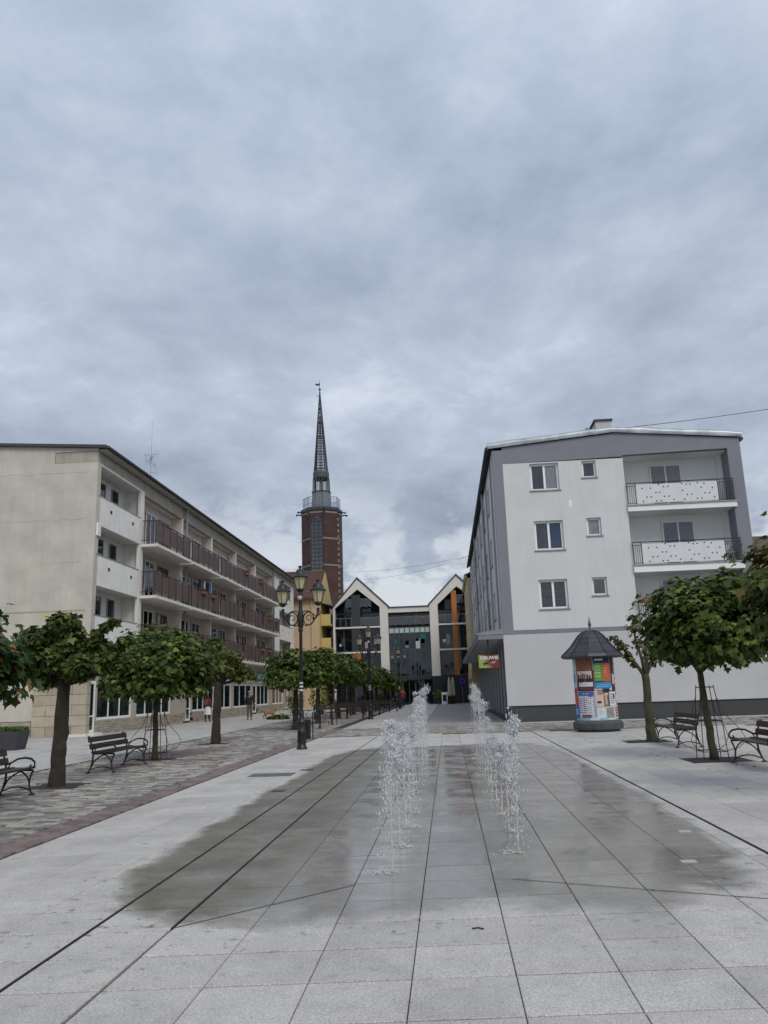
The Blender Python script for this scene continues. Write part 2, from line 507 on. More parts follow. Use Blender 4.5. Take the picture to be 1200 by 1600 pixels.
# cobbled strip on the left and cobbled band across
def sett_shape(w, l, s):
    r2 = random.Random(s)
    j = lambda a: a * (1 + r2.uniform(-.10, .10))
    w2, l2 = w / 2, l / 2
    base = [(-j(w2), -j(l2)), (j(w2), -j(l2)), (j(w2), j(l2)), (-j(w2), j(l2))]
    b = MB()
    b.add([(x, y, -.06) for x, y in base] + [(x, y, -.012) for x, y in base] + [(x * .86, y * .86, r2.uniform(-.003, .003)) for x, y in base],
          [(0, 1, 5, 4), (1, 2, 6, 5), (2, 3, 7, 6), (3, 0, 4, 7), (4, 5, 9, 8), (5, 6, 10, 9), (6, 7, 11, 10), (7, 4, 8, 11), (8, 9, 10, 11)])
    return b
cob = MB(); cob.box(-9.55, -4.66, 2, 110, -.2, -.02); cob.box(-4.66, 18.4, 29.62, 35.6, -.2, -.02)
cob = tag(cob.build('cobble_strip', mat['bed']), 'cobbled strip of worn grey and reddish setts beside the slabs', 'paving', kind='structure')
TREES_L = [(-7.3, 10.6), (-7.45, 15.4), (-7.66, 21.2), (-7.87, 27.5), (-6.78, 36.3), (-6.87, 43.15)]
setts = []
def fill(x0, x1, y0, y1, red=None):
    y = y0
    while y < y1:
        l = rnd.uniform(.13, .18)
        x = x0 + rnd.uniform(-.08, 0)
        while x < x1 - .03:
            w = rnd.uniform(.15, .34)
            xa, xb = max(x, x0), min(x + w, x1)
            if xb - xa > .06:
                cx, cy = (xa + xb) / 2, y + l / 2
                if not any(abs(cx - tx) < .5 and abs(cy - ty) < .45 for tx, ty in TREES_L):
                    setts.append((cx, cy, xb - xa - .012, l - .014, red is not None and red(cx, cy)))
            x += w
        y += l
fill(-5.12, -4.68, 5, 36, lambda x, y: True)
fill(-9.5, -5.13, 8, 64, lambda x, y: (noise.noise(Vector((x * .35, y * .12, 3.3))) > .38) or rnd.random() < .06)
fill(-4.64, 12.5, 29.66, 35.5, lambda x, y: rnd.random() < .12)
def sett_size(c):
    return -math.hypot(c[0], c[1]) if visible(c[0], c[1], 0, 20) else -1e6
setts.sort(key=sett_size, reverse=True)
ssh = {}
for i, (cx, cy, w, l, rd) in enumerate(setts[:300]):
    kw, kl = round(w / .03) * .03, round(l / .02) * .02
    key = (kw, kl, rd, i % 3)
    if key not in ssh: ssh[key] = sett_shape(max(kw, .06), kl, i).mesh('sett', mat['sett_red' if rd else 'sett'])
    o = obj('sett', ssh[key], cob)
    o.location = (cx, cy, rnd.uniform(-.004, .003))
    o.rotation_euler = (rnd.uniform(-.02, .02), rnd.uniform(-.02, .02), rnd.uniform(-.04, .04))
for rd, nm in ((False, 'grey_setts'), (True, 'red_setts')):
    b = MB()
    for i, (cx, cy, w, l, r_) in enumerate(setts[300:]):
        if r_ != rd or not visible(cx, cy, 0, 60): continue
        s = sett_shape(w, l, i); dz = rnd.uniform(-.005, .004)
        # only the chamfer and the top
        b.add([(x + cx, y + cy, z + dz) for x, y, z in s.v[4:]], [tuple(q - 4 for q in f) for f in s.f[4:]])
    tag(b.build(nm, mat['sett_red_far' if rd else 'sett_far'], cob, recalc=False), kind='stuff')

def slab_field(name, label, x0, x1, y0, y1, w, l, m, off=.5):
    b = MB(); b.box(x0, x1, y0, y1, -.2, -.02)
    o = tag(b.build(name, mat['bed']), label, 'pavement', kind='structure')
    f = MB(); i = 0; y = y0
    while y < y1 - .01:
        x = x0 - (w * off if i % 2 else 0)
        while x < x1 - .01:
            xa, xb, ya, yb = max(x, x0) + .004, min(x + w, x1) - .004, y + .004, min(y + l, y1) - .004
            z = rnd.uniform(-.0015, .0015)
            if xb - xa > .03 and yb > ya: f.add([(xa, ya, z), (xb, ya, z), (xb, yb, z), (xa, yb, z), (xa, ya, -.02), (xb, ya, -.02)], [(0, 1, 2, 3), (4, 5, 1, 0)])
            x += w
        y += l; i += 1
    tag(f.build('paving_slabs', mat[m], o, recalc=False), kind='stuff')
    return o
slab_field('left_pavement', 'pale slab pavement along the left shopfronts', -16.9, -9.57, 8, 100, .62, .62, 'concrete_slab', 0)
slab_field('left_verge_pavement', 'pale paving in front of the bare left gable', -40, -16.92, 8, 36.0, .62, .62, 'concrete_slab', 0)
slab_field('far_pavement', 'pale slab pavement beyond the cobbled band', -4.64, -1.1, 35.62, 88, .62, .62, 'concrete_slab', 0)
slab_field('far_lane', 'darker grey slab lane leading to the gabled building', -1.08, 2.58, 35.62, 88, 1.25, .9, 'granite_lane', 0)
slab_field('right_apron', 'narrow pale slab strip along the dark plinth of the right block', 2.6, 18.4, 35.62, 36.98, .62, .62, 'concrete_slab', 0)
# pavement gutter line on the left pavement
for i, (tx, ty) in enumerate(TREES_L + TREES_R):
    b = MB(); h = .60 if i >= len(TREES_L) else .48
    b.box(tx - h, tx + h, ty - h, ty + h, -.05, -.006)
    tag(b.build('tree_pit', M('dark soil', (.035, .03, .025), .95, .3, 20, bump=.6, bscale=60)), 'dark soil square round the foot of a tree trunk', 'tree pit', kind='structure')
# ------------------------------------------------------------------ building materials
mat['stucco_old'] = M('weathered beige render', (.53, .495, .425), .9, .13, .9, bump=.35, bscale=25, streak=.16, fine=.06, fscale=30)
mat['stucco_white'] = M('worn white render', (.79, .77, .72), .85, .08, 1.2, bump=.2, bscale=30, streak=.22)
mat['stucco_pink'] = M('pale pinkish render', (.66, .57, .49), .85, .06, 1.5, streak=.12)
mat['concrete'] = M('stained concrete', (.40, .37, .31), .9, .14, 1.5, bump=.2, bscale=30, streak=.45)
mat['slab_white'] = M('white balcony slab', (.72, .70, .66), .8, .08, 2.0, streak=.2)
mat['rail_red'] = M('dark red rail', (.058, .026, .027), .5, .15, 6)
mat['panel_brown'] = M('grey brown railing sheet', (.098, .068, .058), .6, .10, 3.0, objrand=.14)
mat['stone'] = M('sandstone block', (.40, .345, .265), .9, .14, 3, bump=.4, bscale=30, objrand=.16)
mat['stone_ashlar'] = M('sandstone courses', (.36, .32, .255), .9, .14, 3, bump=.4, bscale=30, island=.22)
mat['beige_shop'] = M('beige shop render', (.42, .38, .31), .85, .08, 2, streak=.15)
mat['white_frame'] = M('white window frame', (.85, .85, .84), .45, .04)
mat['shutter_grey'] = M('grey shutter', (.30, .295, .28), .7, .06, objrand=.1)
mat['roof_dark'] = M('dark roof felt', (.055, .058, .062), .7, .2, 1.5)
mat['zinc'] = M('zinc sheet', (.40, .43, .45), .5, .28, 1.3, metal=.6, bump=.6, bscale=2.2)
mat['zinc_pipe'] = M('grey downpipe', (.27, .28, .29), .5, .1, metal=.3)
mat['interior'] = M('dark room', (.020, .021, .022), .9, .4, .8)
mat['curtain_white'] = M('net curtain', (.85, .86, .86), .9, .15, 9)
mat['curtain_blue'] = M('blue curtain', (.05, .13, .36), .9, .2, 9)
mat['curtain_grey'] = M('grey blue curtain', (.20, .22, .26), .9, .2, 9)
mat['curtain_beige'] = M('beige curtain', (.36, .32, .27), .9, .2, 9)
mat['blind'] = M('dark striped blind', (.045, .055, .07), .7, .1, 9, island=.5)
mat['glass'] = glass_mat('window glass', .0)
mat['glass_shop'] = glass_mat('shop glass', .03, (.75, .85, .83), body=.25, bodycol=(.03, .07, .07))
mat['glass_blue'] = glass_mat('modern glazing', .015, (.6, .7, .75), body=.55, bodycol=(.006, .009, .012), refl=.75)
mat['glass_curtain_wall'] = glass_mat('reflective curtain glazing', .025, (.6, .7, .75), rough=.01, body=.7, bodycol=(.008, .018, .026), refl=.8)
mat['glass_rail'] = glass_mat('dark balustrade glass', .05, (.25, .27, .3), body=.5, bodycol=(.01, .011, .013))
mat['lilac'] = M('lilac grey render', (.222, .230, .258), .85, .05, 1.2, bump=.15, bscale=60, streak=.1)
mat['white_new'] = M('white render', (.63, .64, .63), .85, .06, .7, bump=.15, bscale=60, streak=.09)
mat['white_bright'] = M('white render lightened for loggias', (.82, .83, .81), .85, .03, .9)  # lighter than the wall render to make up for shade in the recess
mat['lower_grey'] = M('pale grey render', (.53, .525, .525), .85, .05, .8, bump=.15, bscale=60, streak=.05)
mat['plinth_dark'] = M('dark grey plinth', (.058, .062, .064), .8, .10, 1.0, bump=.2, bscale=50)
mat['panel_white'] = M('white balcony sheet', (.66, .68, .68), .5, .04, 2, streak=.12)
mat['dark'] = M('black holes', (.015, .015, .016), .8)
mat['yellow_patch'] = M('yellowish repair patch', (.52, .47, .30), .9, .1, 8)

def mapY(Y0):                 # wall facing the camera (-Y): u = X, d goes away from camera
    return lambda u, d, z: (u, Y0 + d, z)
def mapXp(X0):                # wall facing +X: u = Y, d goes into the wall (-X)
    return lambda u, d, z: (X0 - d, u, z)
def mapXm(X0):                # wall facing -X: u = Y
    return lambda u, d, z: (X0 + d, u, z)
def holed(mb, m, u0, u1, z0, z1, holes, th):
    us = sorted({u0, u1, *[h[0] for h in holes], *[h[1] for h in holes]})
    zs = sorted({z0, z1, *[h[2] for h in holes], *[h[3] for h in holes]})
    us = [u for u in us if u0 <= u <= u1]; zs = [z for z in zs if z0 <= z <= z1]
    inside = lambda u, z: any(h[0] < u < h[1] and h[2] < z < h[3] for h in holes)
    for a, b in zip(us[:-1], us[1:]):
        # merge vertical runs
        run = None
        for c, d in zip(zs[:-1], zs[1:]):
            if inside((a + b) / 2, (c + d) / 2):
                if run: mb.boxm(m, a, b, 0, th, *run); run = None
            else:
                run = (run[0], d) if run else (c, d)
        if run: mb.boxm(m, a, b, 0, th, *run)
    return mb
def window(par, m, u0, u1, z0, z1, leaves=2, rec=.12, fr=.06, curt=None, frame='white_frame', gl='glass', sill=None, name='window', inner=.25, transom=None, noback=False):
    f = MB()
    d0, d1 = rec, rec + .06
    f.boxm(m, u0, u0 + fr, d0, d1, z0, z1); f.boxm(m, u1 - fr, u1, d0, d1, z0, z1)
    f.boxm(m, u0 + fr, u1 - fr, d0, d1, z0, z0 + fr); f.boxm(m, u0 + fr, u1 - fr, d0, d1, z1 - fr, z1)
    w = (u1 - u0 - 2 * fr) / leaves
    ms = fr * (1.0 if leaves < 3 else .7)
    for i in range(1, leaves):
        u = u0 + fr + w * i
        f.boxm(m, u - ms / 2, u + ms / 2, d0 - .004, d1, z0 + fr, z1 - fr)
    if transom:
        f.boxm(m, u0 + fr, u1 - fr, d0 + .003, d1, transom - .03, transom + .03)
    o = f.build(name, mat[frame], par, world=True)
    for i in range(leaves):
        p = MB()
        ua, ub = u0 + fr + w * i, u0 + fr + w * (i + 1)
        p.boxm(m, ua + .004, ub - .004, d0 + .025, d0 + .031, z0 + fr + .002, z1 - fr - .002)
        p.build('pane', mat[gl], o, world=True)
        if curt:
            c = curt[i % len(curt)]
            if c:
                q = MB()
                if c == 'blind':
                    z = z0 + .05
                    while z < z1 - .1:
                        q.boxm(m, ua, ub, d0 + .10, d0 + .115, z, z + .085); z += .12
                else:
                    n = 10
                    for k in range(n):
                        a, b = ua + (ub - ua) * k / n, ua + (ub - ua) * (k + 1) / n
                        q.add([m(a, d0 + .10, z0 + .02), m((a + b) / 2, d0 + .135, z0 + .02), m(b, d0 + .10, z0 + .02), m(a, d0 + .10, z1 - .02), m((a + b) / 2, d0 + .135, z1 - .02), m(b, d0 + .10, z1 - .02)], [(0, 1, 4, 3), (1, 2, 5, 4)])
                q.build('curtain' if c != 'blind' else 'blind', mat[c if c == 'blind' else 'curtain_' + c], o, world=True)
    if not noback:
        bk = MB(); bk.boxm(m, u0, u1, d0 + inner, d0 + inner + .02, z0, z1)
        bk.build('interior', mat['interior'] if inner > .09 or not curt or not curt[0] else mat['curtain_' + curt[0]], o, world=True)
    if sill:
        s = MB(); s.boxm(m, u0 - .06, u1 + .06, -.05, rec, z0 - .05, z0)
        s.build('sill', mat[sill], o, world=True)
    return o

# ================================================================== left apartment block
LB = thing('apartment_block', 'long cream four-storey block with brown balconies above shops on the left', 'building', (-16.2, 36, 0))
mL = mapXp(-16.2)
G0 = 36.0
def B(name, m, par=None, **k):
    return lambda *bx: (lambda mb: mb.build(name, mat[m], par or LB, world=True, **k))(MB().box(*bx))
# gable wall facing the camera
gw = MB(); gm = mapY(G0)
gw.prism([(-34, .72), (-18.75, .72), (-18.75, 2.75), (-16.2, 2.75), (-16.2, 12.72), (-18.35, 12.72), (-18.35, 13.28), (-16.2, 13.28), (-16.2, 13.42), (-34, 14.6)], gm, 0, .4)
gw.build('gable_wall', mat['stucco_old'], LB, world=True)
b = MB(); b.boxm(gm, -18.33, -16.22, .03, .4, 12.74, 13.26); b.build('concrete_beam', mat['concrete'], LB, world=True)
b = MB(); b.boxm(gm, -34, -16.5, -.012, 0, 5.60, 5.66); b.build('render_joint', mat['concrete'], LB, world=True)
for (u, z, w, h) in ((-21.1, 5.15, .5, .32), (-18.6, 5.25, .42, .34), (-20.7, 2.05, .5, .34), (-19.0, 2.1, .42, .4), (-19.9, 5.1, .2, .2)):
    b = MB(); b.boxm(gm, u, u + w, -.006, 0, z, z + h); b.build('repair_patch', mat['yellow_patch'], LB, world=True)
for (z, u0, u1) in ((12.25, -22.5, -16.6), (9.95, -21.5, -16.5), (7.9, -19.0, -16.7)):
    pts = [(u0 + (u1 - u0) * k / 40, G0 - .004, z + .10 * noise.noise(Vector((k * .35, z, 1.0))) + .03 * noise.noise(Vector((k * 1.7, z, 4.0)))) for k in range(41)]
    b = MB(); b.tube(pts, .007, 4); b.build('render_crack', mat['stucco_old'], LB, world=True)
# main body behind
b = MB(); b.box(-34, -17.35, G0 + .41, 86, 0, 12.9); b.box(-17.349, -16.87, 42.11, 75.59, 3.95, 12.9); b.build('wall', mat['stucco_pink'], LB, world=True)
# roof with overhang
rf = MB(); rf.prism([(-34.3, 14.65), (-15.78, 13.36), (-15.78, 13.50), (-34.3, 14.80)], mapY(G0 - .18), 0, 50.4)
rf = rf.build('roof', mat['roof_dark'], LB, world=True)
b = MB(); b.box(-16.19, -15.80, G0 + .05, 86.1, 13.26, 13.34); b.build('soffit', mat['concrete'], rf, world=True)
b = MB(); b.tube([(-15.70, G0 - .1, 13.40), (-15.70, 86.2, 13.40)], .075, 8); b.build('gutter', mat['roof_dark'], rf, world=True)
for y in (49.2, 76.0):
    pass
b = MB(); b.box(-19.2, -18.2, 53.3, 54.4, 13.6, 14.25); b.box(-19.35, -18.05, 53.15, 54.55, 14.25, 14.36); b.build('roof_vent', mat['roof_dark'], rf, world=True)
b = MB(); b.box(-17.2, -16.7, 49.9, 50.4, 13.5, 13.95); b.box(-17.3, -16.6, 49.8, 50.5, 13.95, 14.02); b.build('roof_vent', mat['roof_dark'], rf, world=True)
# corner block with stacked recessed loggias; the same at the far end
def loggia_block(y0, y1, o0, o1, nm):
    fz = [(11.15, 12.62), (8.3, 9.7), (5.45, 6.82)]
    wb = MB(); holed(wb, mL, y0 + (.41 if nm else 0), y1, 4.05, 12.72, [(o0, o1, a, c) for a, c in fz], .16)
    wb.boxm(mL, y0 + .41, y0 + .53, .16, 1.0, 4.05, 12.72)
    wb.boxm(mL, y1 - .2, y1, .16, 1.0, 4.05, 12.72)
    wb.build('loggia_wall', mat['stucco_white'], LB, world=True)
    for a, c in fz:
        sl = MB(); sl.boxm(mL, y0 + .53, y1 - .2, .17, 1.0, c + .02, c + .2); sl.build('ceiling_slab', mat['slab_white'], LB, world=True)
        sl = MB(); sl.boxm(mL, o0 - .02, o1 + .02, -.02, .18, a - .04, a + .001); sl.build('sill', mat['zinc_pipe'], LB, world=True)
        bw = MB(); bw.boxm(mL, y0 + .53, y1 - .2, 1.0, 1.12, a - 1.1, c + .02); bw.build('back_wall', mat['stucco_white'], LB, world=True)
        for u in (o0 + 2.05, o0 + 3.7):
            window(LB, mapXp(-17.2), u, u + .85, a - .9, c - .22, 1, -.07, .05, ['beige'], frame='shutter_grey', inner=.05 + .02)
        for u in (o0 + 1.4, o0 + 4.2):
            b = MB(); b.boxm(mL, u, u + .16, -.03, .0, a - .62, a - .48); b.build('vent_cap', mat['dark'], LB, world=True)
for ya_, yb_ in ((G0 + .41, 42.1), (75.62, 86)):
    b = MB(); b.boxm(mL, ya_, yb_, .02, .5, 12.73, 13.25); b.build('concrete_beam', mat['concrete'], LB, world=True)
loggia_block(36.0, 42.1, 36.25, 41.6, 'corner')
loggia_block(75.6, 86.0, 78.5, 84.8, 'end')
b = MB(); b.boxm(mL, 36.1, 36.45, -.09, -.01, 9.15, 9.75)
for k in range(6): b.boxm(mL, 36.12, 36.43, -.10, -.091, 9.2 + k * .09, 9.24 + k * .09)
b.build('air_unit', mat['white_frame'], LB, world=True)
# bays with balconies
bays = [(42.1, 48.7), (48.7, 55.2), (55.2, 61.8), (61.8, 68.4), (68.4, 75.6)]
tops = [4.13, 6.95, 9.75]
for bi, (ya, yb) in enumerate(bays):
    b = MB(); b.boxm(mL, yb - .18, yb, .02, .665, 4.0, 12.55); b.build('cross_wall', mat['stucco_pink'], LB, world=True)
    b = MB(); b.boxm(mL, yb - .19, yb + .01, -.02, .018, 4.0, 12.55); b.build('wall_edge', mat['stucco_white'], LB, world=True)
    b = MB(); b.boxm(mL, ya + .02, yb - .02, .02, .3, 12.56, 13.25); b.build('concrete_beam', mat['concrete'], LB, world=True)
    b = MB(); b.boxm(mL, ya + .02, yb - .22, .31, .665, 12.56, 12.7); b.build('ceiling_slab', mat['slab_white'], LB, world=True)
    for fi, zt in enumerate(tops):
        y0, y1 = ya - .5, yb - 1.08
        if bi == 0: y0 = ya - .3
        sl = MB(); sl.boxm(mL, ya + .005, yb - .2, -.02, .665, zt - .17, zt)
        sl.boxm(mL, y0, y1 + .25, -.92, -.022, zt - .17, zt - .02)
        bal = sl.build('balcony', mat['slab_white'], LB, world=True)
        f = MB(); x0 = -.80
        n = 5; w = (y1 - y0) / n
        for k in range(n + 1):
            f.boxm(mL, y0 + w * k - .025, y0 + w * k + .025, x0 - .03, x0 + .03, zt - .0, zt + 1.24)
        f.boxm(mL, y0 - .03, y1 + .03, x0 - .035, x0 + .035, zt + 1.2401, zt + 1.29)
        f.boxm(mL, y0 + .03, y1 - .03, x0 - .022, x0 + .022, zt + .12, zt + .16)
        f.boxm(mL, y0 - .02, y0 + .02, x0 + .04, -.03, zt + 1.24, zt + 1.28)
        f.boxm(mL, y0 - .02, y0 + .02, x0 + .04, -.03, zt + .15, zt + .19)
        for k in range(1, 6): f.boxm(mL, y0 - .01, y0 + .01, x0 + k * .13 - .01, x0 + k * .13 + .01, zt + .1905, zt + 1.239)
        f.build('railing', mat['rail_red'], bal, world=True)
        for k in range(n):
            p = MB(); p.boxm(mL, y0 + w * k + .035, y0 + w * (k + 1) - .035, x0 - .01, x0 + .01, zt + .20 + rnd.uniform(-.02, .02), zt + 1.17)
            p.build('railing_panel', mat['panel_brown'], bal, world=True)
        mb_ = mapXp(-16.80)
        window(LB, mb_, yb - 4.7, yb - 3.2, zt + .05, zt + 2.3, 2, -.02, .06, rnd.choice([['white', None], ['grey', 'white'], [None, 'white'], ['beige', 'grey']]), inner=.035)
        window(LB, mb_, yb - 2.5, yb - .75, zt + .85, zt + 2.3, 2, -.02, .07, rnd.choice([['white', None], ['grey'], ['beige', None]]), frame='white_frame' if bi else 'shutter_grey', inner=.035)
# things standing on balconies
for y in (49.05, 75.2):
    b = MB(); b.tube([(-16.05, y, 13.3), (-16.05, y, 4.2)], .065, 8); b.build('downpipe', mat['zinc_pipe'], LB, world=True)
# ground floor: plinth, piers, shop windows
shops = [('door', 36.1, 36.95), ('win', 37.05, 41.25, 3, None), ('win', 41.9, 47.2, 4, 'pale'), ('door', 50.1, 51.0), ('win', 51.3, 56.2, 4, None), ('win', 57.2, 60.7, 2, 'poster'), ('win', 61.4, 67.2, 3, 'poster'),
         ('door', 67.6, 68.9), ('win', 69.0, 73.6, 3, 'teal'), ('win', 75.2, 80.0, 3, 'teal'), ('door', 81.2, 82.4)]
holes = []
for s in shops:
    holes.append((s[1], s[2], .12 if s[0] == 'door' else .66, 2.42))
gf = MB(); holed(gf, mL, 37.02, 86, .6, 3.95, [h for h in holes if h[0] > 37.02] , .3); holed(gf, mL, 36.41, 37.02, 2.75, 3.95, [], .3)
gf.build('shop_wall', mat['beige_shop'], LB, world=True)
b = MB(); b.boxm(mL, 36.41, 86, .31, 1.6, 3.6, 3.9); b.build('ceiling_slab', mat['slab_white'], LB, world=True)
mat['poster_white'] = M('white poster band', (.6, .62, .62), .6, .05)
mat['poster_pale'] = M('pale blue window film', (.32, .40, .43), .6, .08, 2)
mat['teal_film'] = M('teal window film', (.02, .12, .13), .5, .2, 2)
for s in shops:
    if s[0] == 'door':
        window(LB, mL, s[1], s[2], .12, 2.42, 1, .05, .13, None, gl='glass_shop', name='shop_door', transom=.85, inner=.6)
    else:
        o = window(LB, mL, s[1], s[2], .66, 2.42, s[3], .06, .11, None, gl='glass_shop', name='shop_window', inner=.7)
        w = (s[2] - s[1]) / s[3]
        for k in range(s[3]):
            a, c = s[1] + w * k + .12, s[1] + w * (k + 1) - .12
            if s[4] == 'poster':
                q = MB(); q.boxm(mL, a, c, .16, .165, 1.66, 1.86); q.build('poster', mat['poster_white'], o, world=True)
                q = MB(); q.boxm(mL, a + .1, c - .5, .16, .165, 1.35, 1.42); q.build('poster', mat['poster_white'], o, world=True)
            elif s[4] == 'pale':
                q = MB(); q.boxm(mL, a, c, .16, .165, .75, 2.3); q.build('window_film', mat['poster_pale'], o, world=True)
            elif s[4] == 'teal':
                q = MB(); q.boxm(mL, a, a + (c - a) * .6, .16, .165, .75, 2.3); q.build('window_film', mat['teal_film'], o, world=True)
            else:
                q = MB(); q.boxm(mL, a, c, .16, .165, 2.05, 2.32); q.build('poster', mat['poster_pale'], o, world=True)
                for j in range(3):
                    uu = rnd.uniform(a, c - .2); q = MB(); q.boxm(mL, uu, uu + rnd.uniform(.15, .3), .3, .4, .75, rnd.uniform(1.1, 1.7)); q.build('display', mat[rnd.choice(['curtain_beige', 'shutter_grey', 'rail_red', 'poster_pale'])], o, world=True)
# pale panels above the windows
for s in shops:
    if s[0] == 'win' and s[1] > 55:
        n = 2
        for k in range(n):
            u = s[1] + (s[2] - s[1]) * (k + .5) / n
            b = MB(); b.boxm(mL, u - .7, u + .7, -.03, -.002, 2.58, 2.95); b.build('lintel_panel', mat['slab_white'], LB, world=True)
# stone: larger blocks on the corner pier, thin courses on the plinth
for r_ in range(6):
    for (u0, u1) in (((-18.73, -17.5), (-17.48, -16.22)) if r_ % 2 else ((-18.73, -18.1), (-18.08, -16.9), (-16.88, -16.22))):
        b = MB(); b.boxm(gm, u0, u1, -.03 + rnd.uniform(-.008, .008), .36, r_ * .46 + .005, r_ * .46 + .45); b.build('stone_block', mat['stone'], LB, world=True)
st = MB(); zc = 0.0
hs = [.10, .13, .09, .12, .10, .10, .07]
def courses(mb, m, u0, u1, z0, z1, skip=()):
    z = z0; i = 0
    while z < z1 - .02:
        h = min(hs[i % len(hs)], z1 - z); u = u0 - rnd.uniform(0, .4)
        while u < u1:
            w = rnd.uniform(.3, .75)
            a, c = max(u, u0), min(u + w, u1)
            if c - a > .02 and not any(a < s2 and c > s1 for s1, s2 in skip):
                mb.boxm(m, a + .004, c - .004, -.025 + rnd.uniform(-.012, .012), .1, z + .004, z + h - .004)
            u += w
        z += h; i += 1
courses(st, mL, 37.05, 86, 0, .60, [(s[1] - .05, s[2] + .05) for s in shops if s[0] == 'door' and s[1] > 37])
tag(st.build('plinth_stones', mat['stone_ashlar'], LB, world=True, recalc=False), kind='stuff')
st = MB(); courses(st, gm, -30, -18.76, 0, .70)
tag(st.build('plinth_stones', mat['stone_ashlar'], LB, world=True, recalc=False), kind='stuff')
b = MB(); b.boxm(gm, -34, -18.75, .1, .4, 0, .72); b.boxm(mL, 36.95, 86, .1, .3, 0, .6); b.build('plinth', mat['bed'], LB, world=True)
b = MB(); b.boxm(gm, -16.9, -16.05, -.3, -.05, 0, .1) ; b.boxm(mL, 36.05, 37.0, -.35, .05, 0, .11); b.build('door_step', mat['slab_white'], LB, world=True)
# pharmacy sign
mat['sign_teal'] = M('teal sign board', (.03, .16, .15), .4, .05)
mat['letter_pale'] = M('pale letters', (.55, .72, .68), .5, .03)
sg = MB(); sg.boxm(mL, 68.1, 73.4, -.10, -.03, 2.72, 3.42)
sg = tag(sg.build('shop_sign', mat['sign_teal']), 'teal pharmacy sign above the shop window behind the trees', 'sign')
t_ = obj('lettering', text_mesh('APTEKA', .66, mat['letter_pale'], .012, 1.7, .012), sg)
t_.matrix_world = Matrix(((0, 0, 1, -16.085), (1, 0, 0, 70.75), (0, 1, 0, 3.06), (0, 0, 0, 1)))
# television aerial on the roof
an = thing('roof_aerial', 'tall thin aerial mast with crossed dipoles on the left roof', 'aerial', (-17.6, 46.6, 13.5))
b = MB(); b.tube([(0, 0, 0), (0, 0, 3.4)], [.03, .012], 5); b.tube([(0.0, .0, 3.3), (.02, 0, 5.0)], .006, 4); b.build('mast', mat['zinc_pipe'], an)
for k, z in enumerate((.5, .75, 1.0, 1.25, 1.6, 2.2, 2.5, 2.75)):
    b = MB(); a = k * .9; l = .28 + .18 * (k % 3)
    b.tube([(-l * math.cos(a), -l * math.sin(a), z), (l * math.cos(a), l * math.sin(a), z + .05)], .012, 4)
    if k >= 4:
        for q in (-.8, -.4, .4, .8): b.tube([(q * l * math.cos(a) , q * l * math.sin(a), z - .2), (q * l * math.cos(a), q * l * math.sin(a), z + .22)], .01, 4)
    b.build('dipole', mat['zinc_pipe'], an)
# plants and laundry on the balconies
mat['pot_red'] = M('terracotta pot', (.22, .08, .05), .8)
mat['green_plant'] = leaf_mat('balcony plant leaves', (.02, .04, .012), (.06, .10, .03), (.25, .04, .04), .1)
bp_spots = [(50.6, 6.95, 'hanging over the second rail'), (52.8, 6.95, 'beside the second rail'), (66.9, 9.75, 'on the top rail'), (61.9, 9.75, 'on the top rail near the middle'), (70.2, 6.95, 'on the rail at the far end'), (73.1, 6.95, 'at the end of the far rail'), (70.0, 4.13, 'on the lowest far rail'), (67.3, 4.13, 'over the pharmacy sign')]
for k, (y, zt, wh) in enumerate(bp_spots):
    o = thing('balcony_planter', 'small balcony flower box %s of the left block' % wh, 'planter', (-15.32, y, zt + 1.0), 0, 'flower boxes on the left balconies')
    b = MB(); b.box(-.1, .1, -.4, .4, 0, .2); b.build('box', mat['pot_red'], o)
    b = MB()
    for q in range(60):
        c = (rnd.gauss(0, .09), rnd.uniform(-.42, .42), .22 + abs(rnd.gauss(0, .09))); n_ = Vector((rnd.gauss(0, 1), rnd.gauss(0, 1), rnd.gauss(0, 1))).normalized(); u = n_.orthogonal().normalized() * .06; v = n_.cross(u)
        c = Vector(c); b.add([tuple(c - u), tuple(c - v * .6), tuple(c + u), tuple(c + v * .6)], [(0, 1, 2, 3)])
    b.build('foliage', mat['green_plant'], o, recalc=False)

# washing and a cupboard on the second balcony
mat['cloth_dark'] = M('dark washing', (.02, .022, .03), .9, .2, 8); mat['cloth_pale'] = M('pale washing', (.45, .5, .5), .9, .1, 8); mat['cloth_blue'] = M('blue washing', (.10, .16, .26), .9, .1, 8)
for k, (y, w2, hh, mm, lb) in enumerate(((51.0, .5, 1.15, 'cloth_dark', 'dark coat hanging on the middle balcony of the second bay'), (51.9, .42, .8, 'cloth_pale', 'pale towel hanging on the middle balcony of the second bay'), (52.6, .45, 1.0, 'cloth_dark', 'dark trousers hanging beside the blue towel on the middle balcony'), (53.2, .4, .7, 'cloth_blue', 'blue towel hanging at the end of the middle balcony'))):
    b = MB(); vs = []
    for q in range(9):
        u = y + w2 * (q / 8 - .5); d = -15.75 + .05 * math.sin(q * 1.6 + k); vs += [(d, u, 9.0), (d + .02 * math.sin(q * 2.2), u * 1.0, 9.0 - hh * (1 - .05 * (q % 3)))]
    vs += [(x - .012, yy, z) for x, yy, z in vs]
    b.add(vs, [(2 * q, 2 * q + 2, 2 * q + 3, 2 * q + 1) for q in range(8)] + [(18 + 2 * q, 18 + 2 * q + 1, 18 + 2 * q + 3, 18 + 2 * q + 2) for q in range(8)])
    tag(b.build('washing', mat[mm], smooth=True), lb, 'washing', 'washing on the left balcony')
b = MB(); b.tube([(-15.75, 50.5, 9.02), (-15.75, 53.6, 9.02)], .008, 4); b.build('washing_line', mat['zinc_pipe'], LB, world=True)
